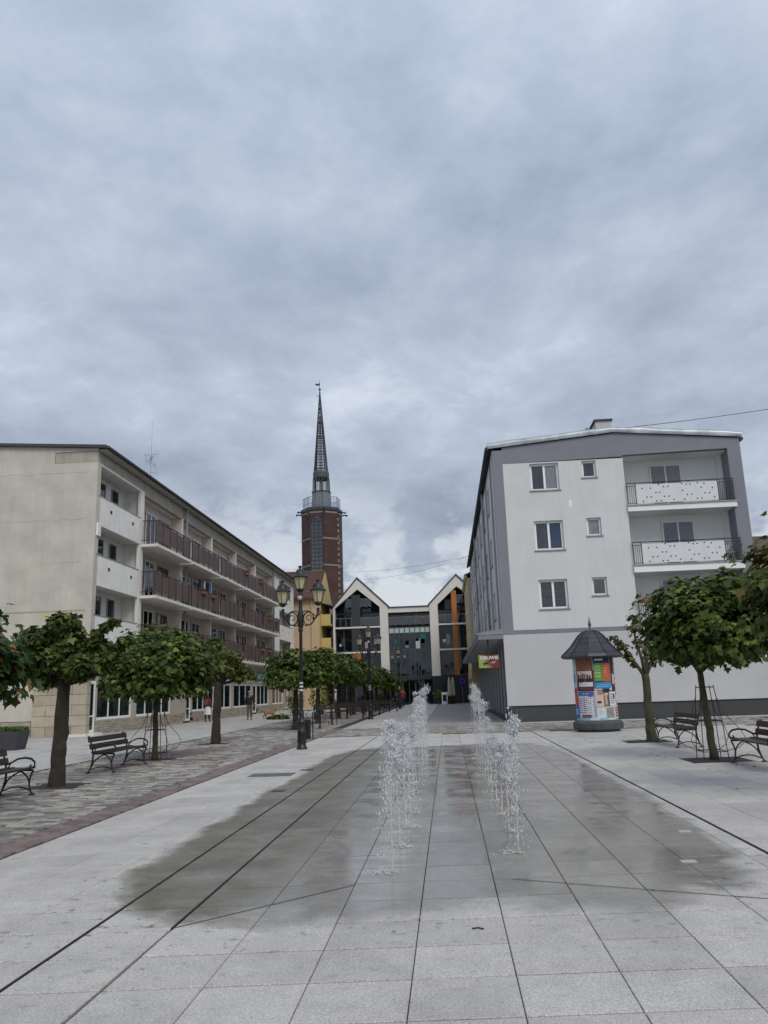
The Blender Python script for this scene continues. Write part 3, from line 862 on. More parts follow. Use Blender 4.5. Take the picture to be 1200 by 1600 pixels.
# ================================================================== right apartment block
RB = thing('apartment_block', 'white and lilac-grey four-storey block with loggias on the right', 'building', (2.6, 37, 0))
fY = mapY(37.0)
# lower wall and upper wall with window holes
wins = [(4.33, 5.66, 10.46, 11.76, ['grey', 'white']), (4.34, 5.66, 7.62, 9.0, ['grey', 'blue']), (4.35, 5.64, 4.92, 6.26, ['blind', 'blind'])]
smalls = [(6.75, 7.4, 10.97, 11.78, ['grey']), (6.75, 7.4, 8.2, 9.04, ['white']), (6.75, 7.42, 5.45, 6.27, ['beige'])]
w_ = MB(); holed(w_, fY, 3.08, 8.66, 4.02, 11.82, [x[:4] for x in wins + smalls], .3); w_.build('wall', mat['white_new'], RB, world=True)
w_ = MB(); w_.boxm(fY, 2.6, 14.05, 0, .3, .70, 3.83); w_.build('ground_floor_wall', mat['lower_grey'], RB, world=True)
w_ = MB(); w_.boxm(fY, 2.6, 3.08, -.004, .3, 3.84, 12.5)
w_.boxm(fY, 3.0805, 8.66, -.004, .3, 3.84, 4.018)
w_.prism([(3.0805, 11.822), (8.658, 11.90), (8.66, 13.08), (3.0805, 12.62)], fY, -.004, .3)
w_.prism([(8.6605, 11.96), (14.05, 12.04), (14.05, 12.5), (8.6605, 13.06)], fY, -.004, .3)
w_.boxm(fY, 13.45, 14.05, -.004, .9, 3.84, 12.035)
w_.boxm(fY, 8.661, 13.449, -.004, .3, 3.60, 3.84) if False else None
w_.build('lilac_trim', mat['lilac'], RB, world=True)
w_ = MB(); w_.boxm(fY, 2.72, 14.0, .06, .3, 0, .698); w_.build('plinth', mat['plinth_dark'], RB, world=True)
for x in wins: window(RB, fY, x[0], x[1], x[2], x[3], 2, .14, .10, x[4], sill='zinc_pipe')
for x in smalls: window(RB, fY, x[0], x[1], x[2], x[3], 1, .14, .09, x[4], sill='zinc_pipe')
# loggia recess
lg = MB(); lg.boxm(fY, 8.4, 13.7, 1.35, 1.5, 3.84, 12.2)
lg.boxm(fY, 8.4, 8.659, .301, 1.35, 3.84, 12.2); lg.boxm(fY, 13.3, 13.449, .901, 1.35, 3.84, 12.0); lg.build('loggia_wall', mat['white_bright'], RB, world=True)
lg = MB(); lg.boxm(fY, 8.66, 13.449, .302, 1.35, 11.97, 12.1); lg.build('ceiling_slab', mat['white_bright'], RB, world=True)
for k, (zt, zb) in enumerate(((9.53, 9.23), (6.75, 6.40), (4.02, 3.84))):
    s_ = MB(); s_.boxm(fY, 8.662, 13.55, -.12, 1.34, zb, zt - .06)
    bal = s_.build('balcony', mat['white_bright'], RB, world=True)
    s_ = MB(); s_.boxm(fY, 8.662, 13.60, -.16, 1.34, zt - .0595, zt); s_.build('balcony_floor', mat['zinc_pipe'], bal, world=True)
    f = MB(); d = -.10
    f.boxm(fY, 8.67, 13.5, d - .02, d + .02, zt + 1.0, zt + 1.04); f.boxm(fY, 8.67, 13.5, d - .015, d + .015, zt + .88, zt + .90); f.boxm(fY, 8.67, 13.5, d - .015, d + .015, zt + .05, zt + .075)
    u = 8.72
    while u < 13.5:
        if u < 9.1 or u > 12.8: f.boxm(fY, u - .008, u + .008, d - .008, d + .008, zt + .0755, zt + .8795)
        u += .085
    for u in (8.69, 9.08, 10.3, 11.5, 12.78, 13.48): f.boxm(fY, u - .015, u + .015, d + .021, d + .045, zt, zt + 1.0)
    f.build('railing', mat['zinc_pipe'] if False else mat['iron'], bal, world=True)
    p = MB(); p.boxm(fY, 9.10, 12.76, d - .035, d - .021, zt + .04, zt + .93); p.build('railing_panel', mat['panel_white'], bal, world=True)
    h = MB()
    pat = [(.25, .70), (.62, .70), (1.22, .74), (1.42, .74), (2.05, .52), (2.25, .80), (2.42, .80), (2.9, .62), (3.05, .80), (.85, .48), (1.02, .48), (.42, .28), (.62, .28), (1.22, .28), (1.42, .28), (2.25, .32), (2.45, .32), (3.05, .35), (3.25, .35), (.25, .08), (.85, .08), (1.05, .08), (1.62, .12), (2.1, .10), (2.68, .12), (2.88, .12), (3.45, .15), (2.05, .85), (2.75, .84), (3.4, .58), (1.0, .86)]
    for (pu, pz) in pat: h.boxm(fY, 9.1 + pu, 9.1 + pu + .06, d - .039, d - .0355, zt + .04 + pz - .026, zt + .04 + pz + .03)
    tag(h.build('panel_holes', mat['dark'], bal, world=True), kind='stuff')
    window(RB, mapY(38.28), 10.15 + (.3 if k == 1 else 0), 11.65 + (.3 if k == 1 else 0), zt + .05, zt + 2.2, 2, -.02, .07, [['beige', 'beige'], ['grey', 'grey'], ['beige', None]][k], inner=.06)
# roof: gently sloped with a zinc verge
rf = MB(); rf.prism([(2.35, 12.62), (8.3, 13.12), (14.2, 12.55), (14.2, 12.62), (8.3, 13.20), (2.35, 12.70)], mapY(36.9), 0.26, 38.4)
rf = rf.build('roof', mat['roof_dark'], RB, world=True)
vg = MB()
prev = None
NS = 40
def vz(u): return (12.60 + (u - 2.4) / 5.9 * .50) if u < 8.3 else (13.10 - (u - 8.3) / 5.9 * .56)
ring = []
for k in range(NS + 1):
    u = 2.4 + 11.75 * k / NS
    wv = .02 * math.sin(u * 2.1) + .05 * noise.noise(Vector((u * 1.3, 2, 0)))
    z = vz(u)
    ring.append([(u, 36.90, z - .02), (u, 36.86 + wv * .5, z + .12 + wv), (u, 36.9, z + .26 + wv * .6), (u, 37.5, z + .20)])
vs = [p for r_ in ring for p in r_]
vg.add(vs, [(k * 4 + j, (k + 1) * 4 + j, (k + 1) * 4 + j + 1, k * 4 + j + 1) for k in range(NS) for j in range(3)])
vg.build('verge_flashing', mat['zinc'], rf, smooth=True, world=True)
b = MB(); b.tube([(2.36, 36.95, 12.6), (2.36, 75.3, 12.6)], .085, 8); b.tube([(14.15, 36.95, 12.45), (14.15, 75.3, 12.45)], .085, 8); b.build('gutter', mat['roof_dark'], rf, world=True)
ch = MB(); ch.box(7.75, 8.5, 37.9, 40.2, 13.0, 13.98); ch = ch.build('chimney', mat['lower_grey'], rf, world=True)
b = MB(); b.box(7.68, 8.57, 37.83, 40.27, 13.981, 14.06); b.build('chimney_cap', mat['roof_dark'], ch, world=True)
b = MB(); b.tube([(7.45, 38.5, 13.0), (7.43, 38.5, 13.75)], .045, 8); b.tube([(7.43, 38.5, 13.76), (7.43, 38.5, 13.84)], .075, 8); b.build('flue', mat['zinc_pipe'], rf, world=True)
# body and side facing the lane
b = MB(); b.box(2.92, 14.0, 38.6, 75, 0, 12.5); b.build('inner_wall', mat['white_new'], RB, world=True)
sX = mapXm(2.6)
sh = []
for by in range(8):
    y0 = 37.9 + by * 4.6
    for z0 in (4.9, 7.65, 10.4): sh.append((y0 + .9 + 2.2, y0 + .9 + 3.6, z0, z0 + 1.35))
w_ = MB(); holed(w_, sX, 37.31, 75, 4.0, 12.5, sh, .3); w_.build('side_wall', mat['white_new'], RB, world=True)
for h in sh: window(RB, sX, h[0], h[1], h[2], h[3], 2, .14, .07, ['grey', 'white'], sill='zinc_pipe', inner=.15)
for by in range(9):
    y0 = 38.2 + by * 4.6
    b = MB(); b.boxm(sX, y0, y0 + 1.3, -.012, -.001, 4.0, 12.48); b.build('lilac_strip', mat['lilac'], RB, world=True)
for y in (45.8, 59.6):
    b = MB(); b.tube([(2.48, y, 12.5), (2.48, y, 4.1)], .06, 8); b.build('downpipe', mat['zinc_pipe'], RB, world=True)
b = MB(); b.box(1.5, 2.597, 37.0, 75, 3.72, 3.86); can = b.build('canopy', mat['lower_grey'], RB, world=True)
b = MB(); b.prism([(1.44, 3.862), (2.595, 3.862), (2.595, 4.12), (1.44, 3.95)], mapY(36.95), 0, 38.1); b.build('canopy_roof', mat['zinc_pipe'], can, world=True)
b = MB(); b.box(1.47, 1.4995, 36.97, 75.02, 3.66, 3.861); b.box(1.4997, 2.597, 36.97, 36.999, 3.66, 3.861); b.build('fascia', mat['lilac'], can, world=True)
# shopfront under the canopy: grey fins and glass
b = MB(); b.box(2.92, 2.96, 37.32, 75, .12, 3.7); b.build('shop_glazing', mat['glass_shop'], RB, world=True)
b = MB(); b.box(2.6, 2.95, 37.32, 75, 0, .12); b.build('shop_step', mat['plinth_dark'], RB, world=True)
mat['fin'] = M('grey shopfront fin', (.30, .30, .32), .6, .08)
y = 37.4
while y < 75:
    b = MB(); b.box(2.85, 2.918, y, y + 1.0, .122, 3.715); b.build('shopfront_fin', mat['fin'], RB, world=True); y += 2.4
# shoe shop sign hung from the canopy
m_ = newmat('shoe shop sign'); t = NT(m_)
oc = t.n('ShaderNodeTexCoord').outputs['Object']; sp = t.n('ShaderNodeSeparateXYZ', {0: oc})
k_ = t.rng(t.math('ADD', sp.outputs[0], t.math('MULTIPLY', sp.outputs[2], .6)), -.22, .02)
k_ = t.n('ShaderNodeClamp', {0: k_}).outputs[0]
p_ = t.n('ShaderNodeBsdfPrincipled', {'Base Color': t.mix(k_, (.30, .36, .09, 1), (.19, .022, .018, 1)), 'Roughness': .4})
t.n('ShaderNodeOutputMaterial', {'Surface': p_.outputs[0]})
sg = thing('shop_sign', 'green and red shoe shop sign hanging under the canopy', 'sign', (1.9, 37.25, 2.69))
b = MB(); b.box(-.46, .46, -.05, .05, -.29, .29); b.build('board', m_, sg)
b = MB(); b.box(-.04, .04, -.03, .03, .29, .98); b.build('hanger', mat['iron'], sg)
mat['white_letter'] = M('white letters', (.8, .8, .8), .5, .02)
t_ = obj('lettering', text_mesh('OBUWIE', .21, mat['white_letter'], .004, 1.02, .004), sg)
t_.rotation_euler = (PI / 2, 0, 0); t_.location = (.02, -.055, .15)
for (dx, dz, rot, mm) in ((-.12, -.08, .5, 'rail_red'), (.04, -.12, .2, 'pot_red'), (.2, -.06, .6, 'curtain_beige')):
    b = MB(); pts = [(-.14, -.04), (.10, -.04), (.14, -.01), (.04, .03), (-.06, .07), (-.13, .08)]
    c_, s_ = math.cos(rot), math.sin(rot)
    b.prism([(dx + x * c_ - z * s_, dz + x * s_ + z * c_) for x, z in pts], lambda u, d, z: (u, d, z), -.058, -.051); b.build('shoe_print', mat[mm], sg)
b = MB(); b.prism([(6.0, 9.62), (6.12, 9.55), (6.16, 9.80), (6.14, 9.95), (6.02, 9.93)], fY, -.003, -.0005); b.build('repair_patch', mat['white_bright'], RB, world=True)
b = MB(); b.tube([(12.62, 36.98, 2.42), (12.66, 36.98, 2.22)], .05, 6); b.build('wall_hole', mat['dark'], RB, world=True)
# odds on the loggias
o = thing('balcony_planter', 'narrow flower box with dark plants on the lowest right loggia rail', 'planter', (9.2, 36.80, 5.0), PI / 2)
b = MB(); b.box(-.1, .1, -.6, .5, 0, .16); b.build('box', mat['pot_red'], o)
b = MB()
for q in range(50):
    c = Vector((rnd.gauss(0, .05), rnd.uniform(-.55, .5), .17 + abs(rnd.gauss(0, .07)))); n_ = Vector((rnd.gauss(0, 1), rnd.gauss(0, 1), rnd.gauss(0, 1))).normalized(); u = n_.orthogonal().normalized() * .05; v = n_.cross(u)
    b.add([tuple(c - u), tuple(c - v * .6), tuple(c + u), tuple(c + v * .6)], [(0, 1, 2, 3)])
b.build('foliage', mat['green_plant'], o, recalc=False)
o = thing('folding_chair', 'pale folding chair on the middle right loggia', 'chair', (13.15, 37.6, 6.75))
for s_ in (-.2, .2):
    b = MB(); b.tube([(s_, -.25, 0), (s_, .2, .85)], .018, 5); b.build('leg', mat['white_frame'], o)
    b = MB(); b.tube([(s_, .25, 0), (s_, -.2, .48)], .018, 5); b.build('leg', mat['white_frame'], o)
b = MB(); b.box(-.21, .21, -.2, .2, .45, .48); b.build('seat', mat['white_frame'], o)
b = MB(); b.box(-.21, .21, .12, .15, .62, .86); b.build('backrest', mat['white_frame'], o)

# ================================================================== gabled modern building at the end
mat['mod_white'] = M('off white stone cladding', (.68, .66, .61), .8, .05, .6, streak=.08)
mat['mod_dark'] = M('anthracite panel', (.040, .042, .047), .6, .1, 1)
mat['mod_base'] = M('near black cladding', (.018, .020, .024), .5, .15, 1)
mat['wood'] = M('orange timber boards', (.42, .15, .035), .6, .18, 6, streak=.3)
mat['steel'] = M('mullion steel', (.10, .11, .12), .4, .1, metal=.4)
mat['painted_glow'] = M('pale painted light', (.42, .52, .50), .6, .05)  # room light behind the glazing put into a pale colour, no emission
MBD = thing('gabled_building', 'modern twin-gabled building with dark glazing closing the lane', 'building', (-4, 90, 0))
yM = mapY(90.0)
def MP(name, m, *pieces, par=None, prism=None):
    b = MB()
    for p in pieces: b.boxm(yM, *p)
    if prism: b.prism(prism[0], yM, prism[1], prism[2])
    return b.build(name, mat[m], par or MBD, world=True)
def gable(cx, apex, xl, xr, ze, legl, legr, innerapex):
    """white gable frame: outer outline with inner opening, built as legs and two rafters"""
    MP('pillar', 'mod_white', (xl, xl + legl, 0, .8, 0 if False else 2.95, ze - .0))
    MP('pillar', 'mod_white', (xr - legr, xr, 0, .8, 2.95, ze - .0))
    s_l = (apex - ze) / (cx - xl); s_r = (apex - ze) / (xr - cx)
    dz = apex - innerapex
    for (x0, s_, leg) in ((xl, s_l, legl), (xr, -s_r, -legr)):
        b = MB(); b.prism([(x0, ze + .002), (cx, apex), (cx, innerapex), (x0 + leg, ze + .002 + (s_ * leg) - dz) if (ze + s_ * leg - dz) > ze else (x0 + leg, ze + .002)], yM, .0, .8) if x0 < cx else b.prism([(cx + .002, apex), (x0, ze + .002), (x0 + leg, ze + .002), (cx + .002, innerapex)], yM, 0, .8)
        b.build('gable_frame', mat['mod_white'], MBD, world=True)
    for sgn, x0 in ((1, xl), (-1, xr)):
        b = MB(); b.prism([(x0 - sgn * .15, ze - .12), (cx, apex + .03), (cx, apex + .20), (x0 - sgn * .15, ze + .06)], yM, -.1, 14); b.build('roof', mat['roof_dark'], MBD, world=True)
gable(-9.68, 14.0, -12.5, -6.3, 10.75, .22, .92, 12.8)
gable(1.47, 13.9, -1.65, 4.6, 10.75, .92, .6, 12.7)
# dark bodies behind the glass
MP('wall', 'mod_base', (-12.4, 4.5, 2.2, 14, 0, 10.5))
b = MB(); b.prism([(-12.3, 10.5), (-6.4, 10.5), (-9.68, 13.7)], yM, 2.2, 14); b.prism([(-1.5, 10.5), (4.5, 10.5), (1.47, 13.6)], yM, 2.2, 14); b.build('attic_wall', mat['mod_base'], MBD, world=True)
# floors (white bands)
for (x0, x1) in ((-12.28, -7.22), (-.73, 4.0)):
    for z in (8.45, 5.68): MP('floor_band', 'mod_white', (x0, x1, .05, 2.2, z, z + .18))
MP('floor_band', 'mod_white', (-6.298, -1.652, .1, 2.2, 10.05, 10.6)); MP('roof_edge', 'roof_dark', (-6.3, -1.65, -.02, 14, 10.602, 10.7))
MP('floor_band', 'mod_dark', (-6.298, -1.652, .4, 2.2, 8.42, 8.55)); 
# vertical accents
MP('dark_panel', 'mod_dark', (-10.42, -9.42, .12, .5, 5.862, 8.449)); MP('dark_panel', 'mod_dark', (-10.42, -9.42, .12, .5, 8.632, 12.2))
MP('timber_panel', 'wood', (-10.4, -9.45, .12, .5, 2.95, 5.678))
for z0, z1 in ((2.95, 5.678), (5.862, 8.449), (8.632, 12.25)): MP('timber_panel', 'wood', (.82, 1.38, .12, .5, z0, z1))
# glazed bays: each pane built
def glaze(x0, x1, z0, z1, n, d=1.2, g='glass_blue', name='window'):
    f = MB(); w = (x1 - x0) / n
    for k in range(n + 1):
        u = x0 + w * k
        f.boxm(yM, u - .03, u + .03, d - .03, d + .06, z0, z1)
    f.boxm(yM, x0 + .031, x1 - .031, d - .02, d + .05, z0, z0 + .06); f.boxm(yM, x0 + .031, x1 - .031, d - .02, d + .05, z1 - .06, z1)
    o = f.build(name, mat['steel'], MBD, world=True)
    for k in range(n):
        p = MB(); p.boxm(yM, x0 + w * k + .032, x0 + w * (k + 1) - .032, d + .01, d + .02, z0 + .062, z1 - .062); p.build('pane', mat[g], o, world=True)
    return o
for (a, c) in ((-12.25, -10.45), (-9.4, -7.25), (-.7, .8), (1.4, 3.9)):
    glaze(a, c, 8.64, 10.2, 2); glaze(a, c, 5.87, 8.44, 2, d=.5); glaze(a, c, 3.0, 5.67, 2, d=.5)
for (a, c) in ((-11.3, -10.45), (-9.4, -8.3), (.1, .8), (1.4, 2.5)): glaze(a, c, 10.3, 11.4, 2, d=1.2)
glaze(-6.28, -1.67, 8.56, 10.04, 6, d=1.4)
glaze(-6.28, -1.67, 5.9, 8.41, 8, d=.35, g='glass_curtain_wall'); glaze(-6.28, -1.67, 3.0, 5.88, 8, d=.35, g='glass_curtain_wall')
for k in range(8): MP('painted_glow_strip', 'painted_glow', (-6.25 + k * .576 + .03, -6.25 + k * .576 + .5, .335, .348, 7.78, 8.3))  # painted light: pale strips for the lit band at the glazing top
MP('painted_lit_ceiling', 'painted_glow', (-.62, .75, .62, .66, 3.2, 3.9))  # pale panel painted as a lit ceiling
MP('wall_backing', 'mod_base', (-6.28, -1.67, .52, 2.19, 3.0, 8.41))
mat['room_yellow'] = M('pale olive room wall', (.20, .19, .085), .8, .2, 1)
MP('room_wall', 'room_yellow', (-12.2, -10.5, .62, .66, 5.9, 8.0))
rb_ = random.Random(3)
for k in range(26):
    x0 = rb_.choice([-6.2 + .575 * rb_.randrange(8), -6.2 + .575 * rb_.randrange(8), -12.1 + rb_.uniform(0, 1.2), -9.2 + rb_.uniform(0, 1.5), -.5 + rb_.uniform(0, .9), 1.5 + rb_.uniform(0, 1.8)])
    z0 = rb_.choice([3.1, 3.3, 6.0, 6.3, 8.8])
    dd = .335 if -6.3 < x0 < -1.7 and z0 < 8 else (.48 if z0 < 8 else 1.17)
    MP('blind', rb_.choice(['curtain_grey', 'painted_glow', 'mod_dark', 'curtain_beige', 'teal_film']), (x0, x0 + rb_.uniform(.25, .5), dd, dd + .008, z0 + rb_.uniform(0, .6), z0 + rb_.uniform(.7, 1.3)))  # blinds; those in the pale lit colour are painted bits of room light
# balustrades
def rail(x0, x1, z0, n):
    f = MB(); w = (x1 - x0) / n
    for k in range(n + 1): f.boxm(yM, x0 + w * k - .015, x0 + w * k + .015, .12, .17, z0, z0 + .95)
    f.boxm(yM, x0, x1, .11, .18, z0 + .951, z0 + .99)
    o = f.build('balustrade', mat['zinc_pipe'], MBD, world=True)
    for k in range(n):
        p = MB(); p.boxm(yM, x0 + w * k + .05, x0 + w * (k + 1) - .05, .14, .15, z0 + .08, z0 + .93); p.build('glass_panel', mat['glass_rail'], o, world=True)
rail(-12.25, -10.47, 8.64, 3); rail(-9.38, -7.25, 8.64, 3); rail(-6.25, -1.7, 8.56, 6); rail(-.7, .78, 8.64, 2); rail(1.42, 3.9, 8.64, 3)
rail(-11.0, -10.47, 10.75, 1); rail(-9.38, -8.2, 10.75, 2); rail(1.42, 2.6, 10.75, 2)
# base storey
MP('base_wall', 'mod_base', (-1.66, 4.6, -.1, .8, 0, 2.948)); MP('base_wall', 'mod_base', (-12.5, -6.25, .9, 2.1, 0, 2.948))
for (x0, x1) in ((-6.2, -5.0), (-4.9, -3.6), (-3.5, -2.6), (-12.2, -10.2), (-10.1, -8.2), (-8.1, -6.4)): glaze(x0, x1, .1, 2.6, 2, d=.6, g='glass_blue', name='shop_window')
MP('shop_interior', 'painted_glow', (-6.0, -3.7, .9, .95, 2.0, 2.4))  # pale strip with the shop's light put into its colour
MP('lintel', 'mod_dark', (-6.24, -1.67, .3, .8, 2.62, 2.98))
MP('shop_opening', 'dark', (-.6, .4, -.13, -.101, .5, 2.3))

# ================================================================== yellow house with red roof
YH = thing('yellow_house', 'peach and yellow house with a red tiled roof below the tower', 'building', (-17, 88, 0))
mat['peach'] = M('peach render', (.56, .42, .27), .85, .06, 1.2, streak=.08)
mat['yellow'] = M('yellow render', (.56, .42, .16), .85, .05, 1.2)
mat['tile'] = M('red brown roof tiles', (.105, .056, .045), .8, .2, 2.5, fine=.3, fscale=12)
b = MB(); b.box(-24, -13.8, 88, 98, 0, 11.95); b.build('wall', mat['peach'], YH, world=True)
b = MB(); b.prism([(88, 0), (98, 0), (98, 11.95), (93.1, 15.35), (88, 11.95)], mapXp(-13.7), 0, .099); b.build('gable_wall', mat['yellow'], YH, world=True)
b = MB(); b.prism([(87.6, 11.75), (93.1, 15.45), (93.1, 15.6), (87.5, 11.85)], mapXp(-13.75), 0, 11); b.prism([(93.101, 15.45), (98.5, 11.75), (98.6, 11.85), (93.101, 15.6)], mapXp(-13.75), 0, 11); rf = b.build('roof', mat['tile'], YH, world=True)
b = MB()
# tile courses
for k in range(14):
    f_ = k / 14; yy, z = 87.55 + f_ * 5.5, 11.86 + f_ * 3.72
    b.boxm(mapXp(-13.8), yy, yy + .3, 0, 10.9, z + .02, z + .10)
tag(b.build('tile_courses', mat['tile'], rf, world=True), kind='stuff')
b = MB(); b.box(-22, -20.5, 92.5, 93.7, 15.4, 16.5); b.build('chimney', mat['tile'], rf, world=True)
b = MB(); b.tube([(-14.55, 87.9, 11.8), (-14.55, 87.9, 0)], .09, 6); b.build('downpipe', mat['peach'], YH, world=True)
b = MB(); b.box(-24, -13.7, 87.4, 87.6, 11.65, 11.83); b.build('gutter', mat['tile'], YH, world=True)
for z in (9.0, 6.4):
    b = MB(); b.box(-13.69, -12.6, 89, 96.5, z - .2, z); bal = b.build('balcony', mat['yellow'], YH, world=True)
    b = MB(); b.box(-13.69, -12.62, 88.98, 89.06, z, z + 1.05); b.build('side_panel', mat['yellow'], bal, world=True)
    b = MB()
    y = 89.2
    while y < 96.5: b.box(-12.64, -12.60, y, y + .05, z, z + 1.0); y += .25
    b.box(-12.66, -12.58, 89.07, 96.5, z + 1.001, z + 1.06); b.build('railing', mat['iron'], bal, world=True)
for k, z in enumerate((9.1, 6.5)):
    window(YH, mapXp(-13.7), 91, 93, z, z + 2.1, 2, -.02, .07, ['grey'], inner=.05 if False else .06)
b = MB(); b.prism([(-13.69, 11.35), (-12.4, 11.0), (-12.4, 11.08), (-13.69, 11.45)], mapY(89), 0, 7); b.build('balcony_canopy', mat['zinc_pipe'], YH, world=True)

# ================================================================== cream building behind the right block
CB = thing('cream_building', 'tall narrow cream building beyond the right block', 'building', (2.3, 75.2, 0))
mat['cream'] = M('cream render', (.58, .50, .33), .85, .05, 1.2, streak=.08)
cX = mapXm(2.25)
hl = [(y0, y0 + 1.0, z, z + 1.5) for y0 in (77.2, 79.6, 82.0, 84.4) for z in (4.6, 7.2, 9.4)]
b = MB(); holed(b, cX, 75.2, 87.5, 3.2, 11.6, hl, .3); b.build('wall', mat['cream'], CB, world=True)
for h in hl: window(CB, cX, h[0], h[1], h[2], h[3], 2, .12, .06, ['grey'], sill='cream', inner=.12)
b = MB(); b.box(2.56, 10, 75.2, 87.5, 0, 11.5); b.build('inner_wall', mat['cream'], CB, world=True)
b = MB(); b.box(2.05, 2.25, 75.2, 87.6, 11.601, 11.9); b.build('cornice', mat['cream'], CB, world=True)
b = MB(); b.prism([(2.0, 11.9), (10.3, 11.9), (6.1, 13.6)], mapY(75.1), 0, 12.6); b.build('roof', mat['tile'], CB, world=True)
b = MB(); b.box(2.2, 2.55, 75.2, 87.5, 0, 3.19); b.build('ground_floor', mat['peach'], CB, world=True)
b = MB(); b.boxm(cX, 76.5, 79, -.06, -.052, .1, 2.4); b.boxm(cX, 80.5, 83.5, -.06, -.052, .1, 2.4); b.build('shop_opening', mat['dark'], CB, world=True)

# reddish roof glimpsed beyond the right block
DH = thing('distant_house', 'distant house with reddish roof beyond the right block', 'building', (30, 72, 0))
b = MB(); b.box(24.5, 40, 72, 82, 0, 11.9); b.build('wall', mat['peach'], DH, world=True)
b = MB(); b.prism([(71.5, 11.9), (82.5, 11.9), (77, 14.6)], mapXp(40.5), 0, 16.4); b.build('roof', mat['tile'], DH, world=True)

# ================================================================== brick tower with open spire
TW = thing('church_tower', 'octagonal red brick church tower with an open steel spire', 'tower', (-18.85, 125, 0))
m_ = newmat('red brick'); t = NT(m_)
oc = t.n('ShaderNodeTexCoord').outputs['Object']
sp = t.n('ShaderNodeSeparateXYZ', {0: oc})
uv = t.n('ShaderNodeCombineXYZ', {0: t.math('ADD', sp.outputs[0], sp.outputs[1]), 1: sp.outputs[2]}).outputs[0]
br = t.n('ShaderNodeTexBrick', {'Vector': uv, 'Color1': (.074, .031, .027, 1), 'Color2': (.052, .024, .022, 1), 'Mortar': (.10, .065, .055, 1), 'Scale': 1.0, 'Mortar Size': .012, 'Brick Width': .5, 'Row Height': .16})
nz = t.rng(t.noise(oc, .6, 6, .6), .3, .7, .7, 1.3)
cc = t.mix(1.0, br.outputs['Color'], t.n('ShaderNodeCombineColor', {0: nz, 1: nz, 2: nz}).outputs[0], 'MULTIPLY')
p_ = t.n('ShaderNodeBsdfPrincipled', {'Base Color': cc, 'Roughness': .85})
t.n('ShaderNodeOutputMaterial', {'Surface': p_.outputs[0]})
mat['brick'] = m_
mat['stone_band'] = M('pale stone band', (.23, .195, .17), .85)
mat['lead'] = M('grey metal cladding', (.17, .185, .185), .5, .12, 1.5, metal=.2, island=.12)
mat['steel_spire'] = M('dark steel lattice', (.045, .048, .055), .5, .2, 2)
mat['steel_ring'] = M('dark metal ring', (.075, .08, .085), .5, .12, 2)
mat['tower_glass'] = glass_mat('leaded tower glazing', .12, (.5, .5, .6), body=.85, bodycol=(.032, .03, .036), refl=.7)
ROT = R(-75)          # vertices at 75 degrees towards the camera side
def octp(r, k): a = ROT + k * PI / 4; return (r * math.cos(a), r * math.sin(a))
RT = 3.25
b = MB(); b.lathe([(RT, 0), (RT, 29.5)], 8, rot=ROT); b.build('brick_shaft', mat['brick'], TW)
for z in (20.7, 24.9, 29.1):
    b = MB(); b.lathe([(RT + .05, z), (RT + .05, z + .28)], 8, rot=ROT); b.build('stone_band', mat['stone_band'], TW)
b = MB(); b.lathe([(RT + .03, 29.5), (RT + .12, 29.62), (RT + .12, 30.0), (RT + .0, 30.15)], 8, rot=ROT); b.build('cornice', mat['steel_spire'], TW)
# corner quoins on the right edge and gargoyles
va = Vector((*octp(RT, 1), 0))
for k in range(22):
    b = MB(); vv = octp(RT + .02, 1); z = 8 + k * .95
    vq = octp(RT + .06, 2)
    b.box(vv[0] - .14, vv[0] + .14, vv[1] - .14, vv[1] + .14, z, z + .5); b.build('quoin', mat['stone_band'], TW)
for k in range(8):
    a = ROT + k * PI / 4; c_, s_ = math.cos(a), math.sin(a)
    b = MB()
    for zz_, ln in ((29.25, .75), (28.6, .35) if k % 2 else (29.7, .5)):
        b.tube([((RT - .1) * c_, (RT - .1) * s_, zz_), ((RT + ln * .6) * c_, (RT + ln * .6) * s_, zz_ + .1), ((RT + ln) * c_, (RT + ln) * s_, zz_ + .02)], [.15, .10, .14], 6)
        b.blob(((RT + ln) * c_, (RT + ln) * s_, zz_ + .05), .18, 0, .3)
    b.build('gargoyle', mat['steel_spire'], TW)
# tall traceried window on the middle face (between vertices -1 and 0) 
def face_win(k):
    p0, p1 = Vector((*octp(RT, k), 0)), Vector((*octp(RT, k + 1), 0))
    d = (p1 - p0); L = d.length; d.normalize(); n_ = Vector((d.y, -d.x, 0))
    mp = lambda u, dd, z: tuple(p0 + d * u - n_ * dd + Vector((0, 0, z)))
    c = L / 2; h = .95
    arch = [(c - h, 18.0), (c + h, 18.0), (c + h, 27.4), (c + h * .8, 28.0), (c + h * .4, 28.5), (c, 28.8), (c - h * .4, 28.5), (c - h * .8, 28.0), (c - h, 27.4)]
    b = MB(); b.prism(arch, mp, -.06, .0); o = b.build('window', mat['tower_glass'], TW)
    f = MB()
    for u in (c - h, c - h / 3, c + h / 3, c + h): f.boxm(mp, u - .05, u + .05, -.12, -.061, 18.0, 27.5 if abs(u - c) > .5 else 28.3)
    z = 18.4; i = 0
    while z < 28:
        f.boxm(mp, c - h + .06, c + h - .06, -.115, -.062, z, z + (.10 if i % 3 else .16)); z += .62; i += 1
    for sgn in (-1, 1):
        pts = [(c + sgn * h, 27.4), (c + sgn * h * .8, 28.0), (c + sgn * h * .4, 28.5), (c, 28.8)]
        f.tube([mp(u, -.1, z) for u, z in pts], .07, 4)
        f.tube([mp(c + sgn * h * .33, -.1, 27.2), mp(c + sgn * h * .6, -.1, 27.8), mp(c, -.1, 28.2)], .05, 4)
    f.build('tracery', mat['steel_spire'], o)
for k in (-1, 0, 1, -2): face_win(k) if k in (-1, ) else None
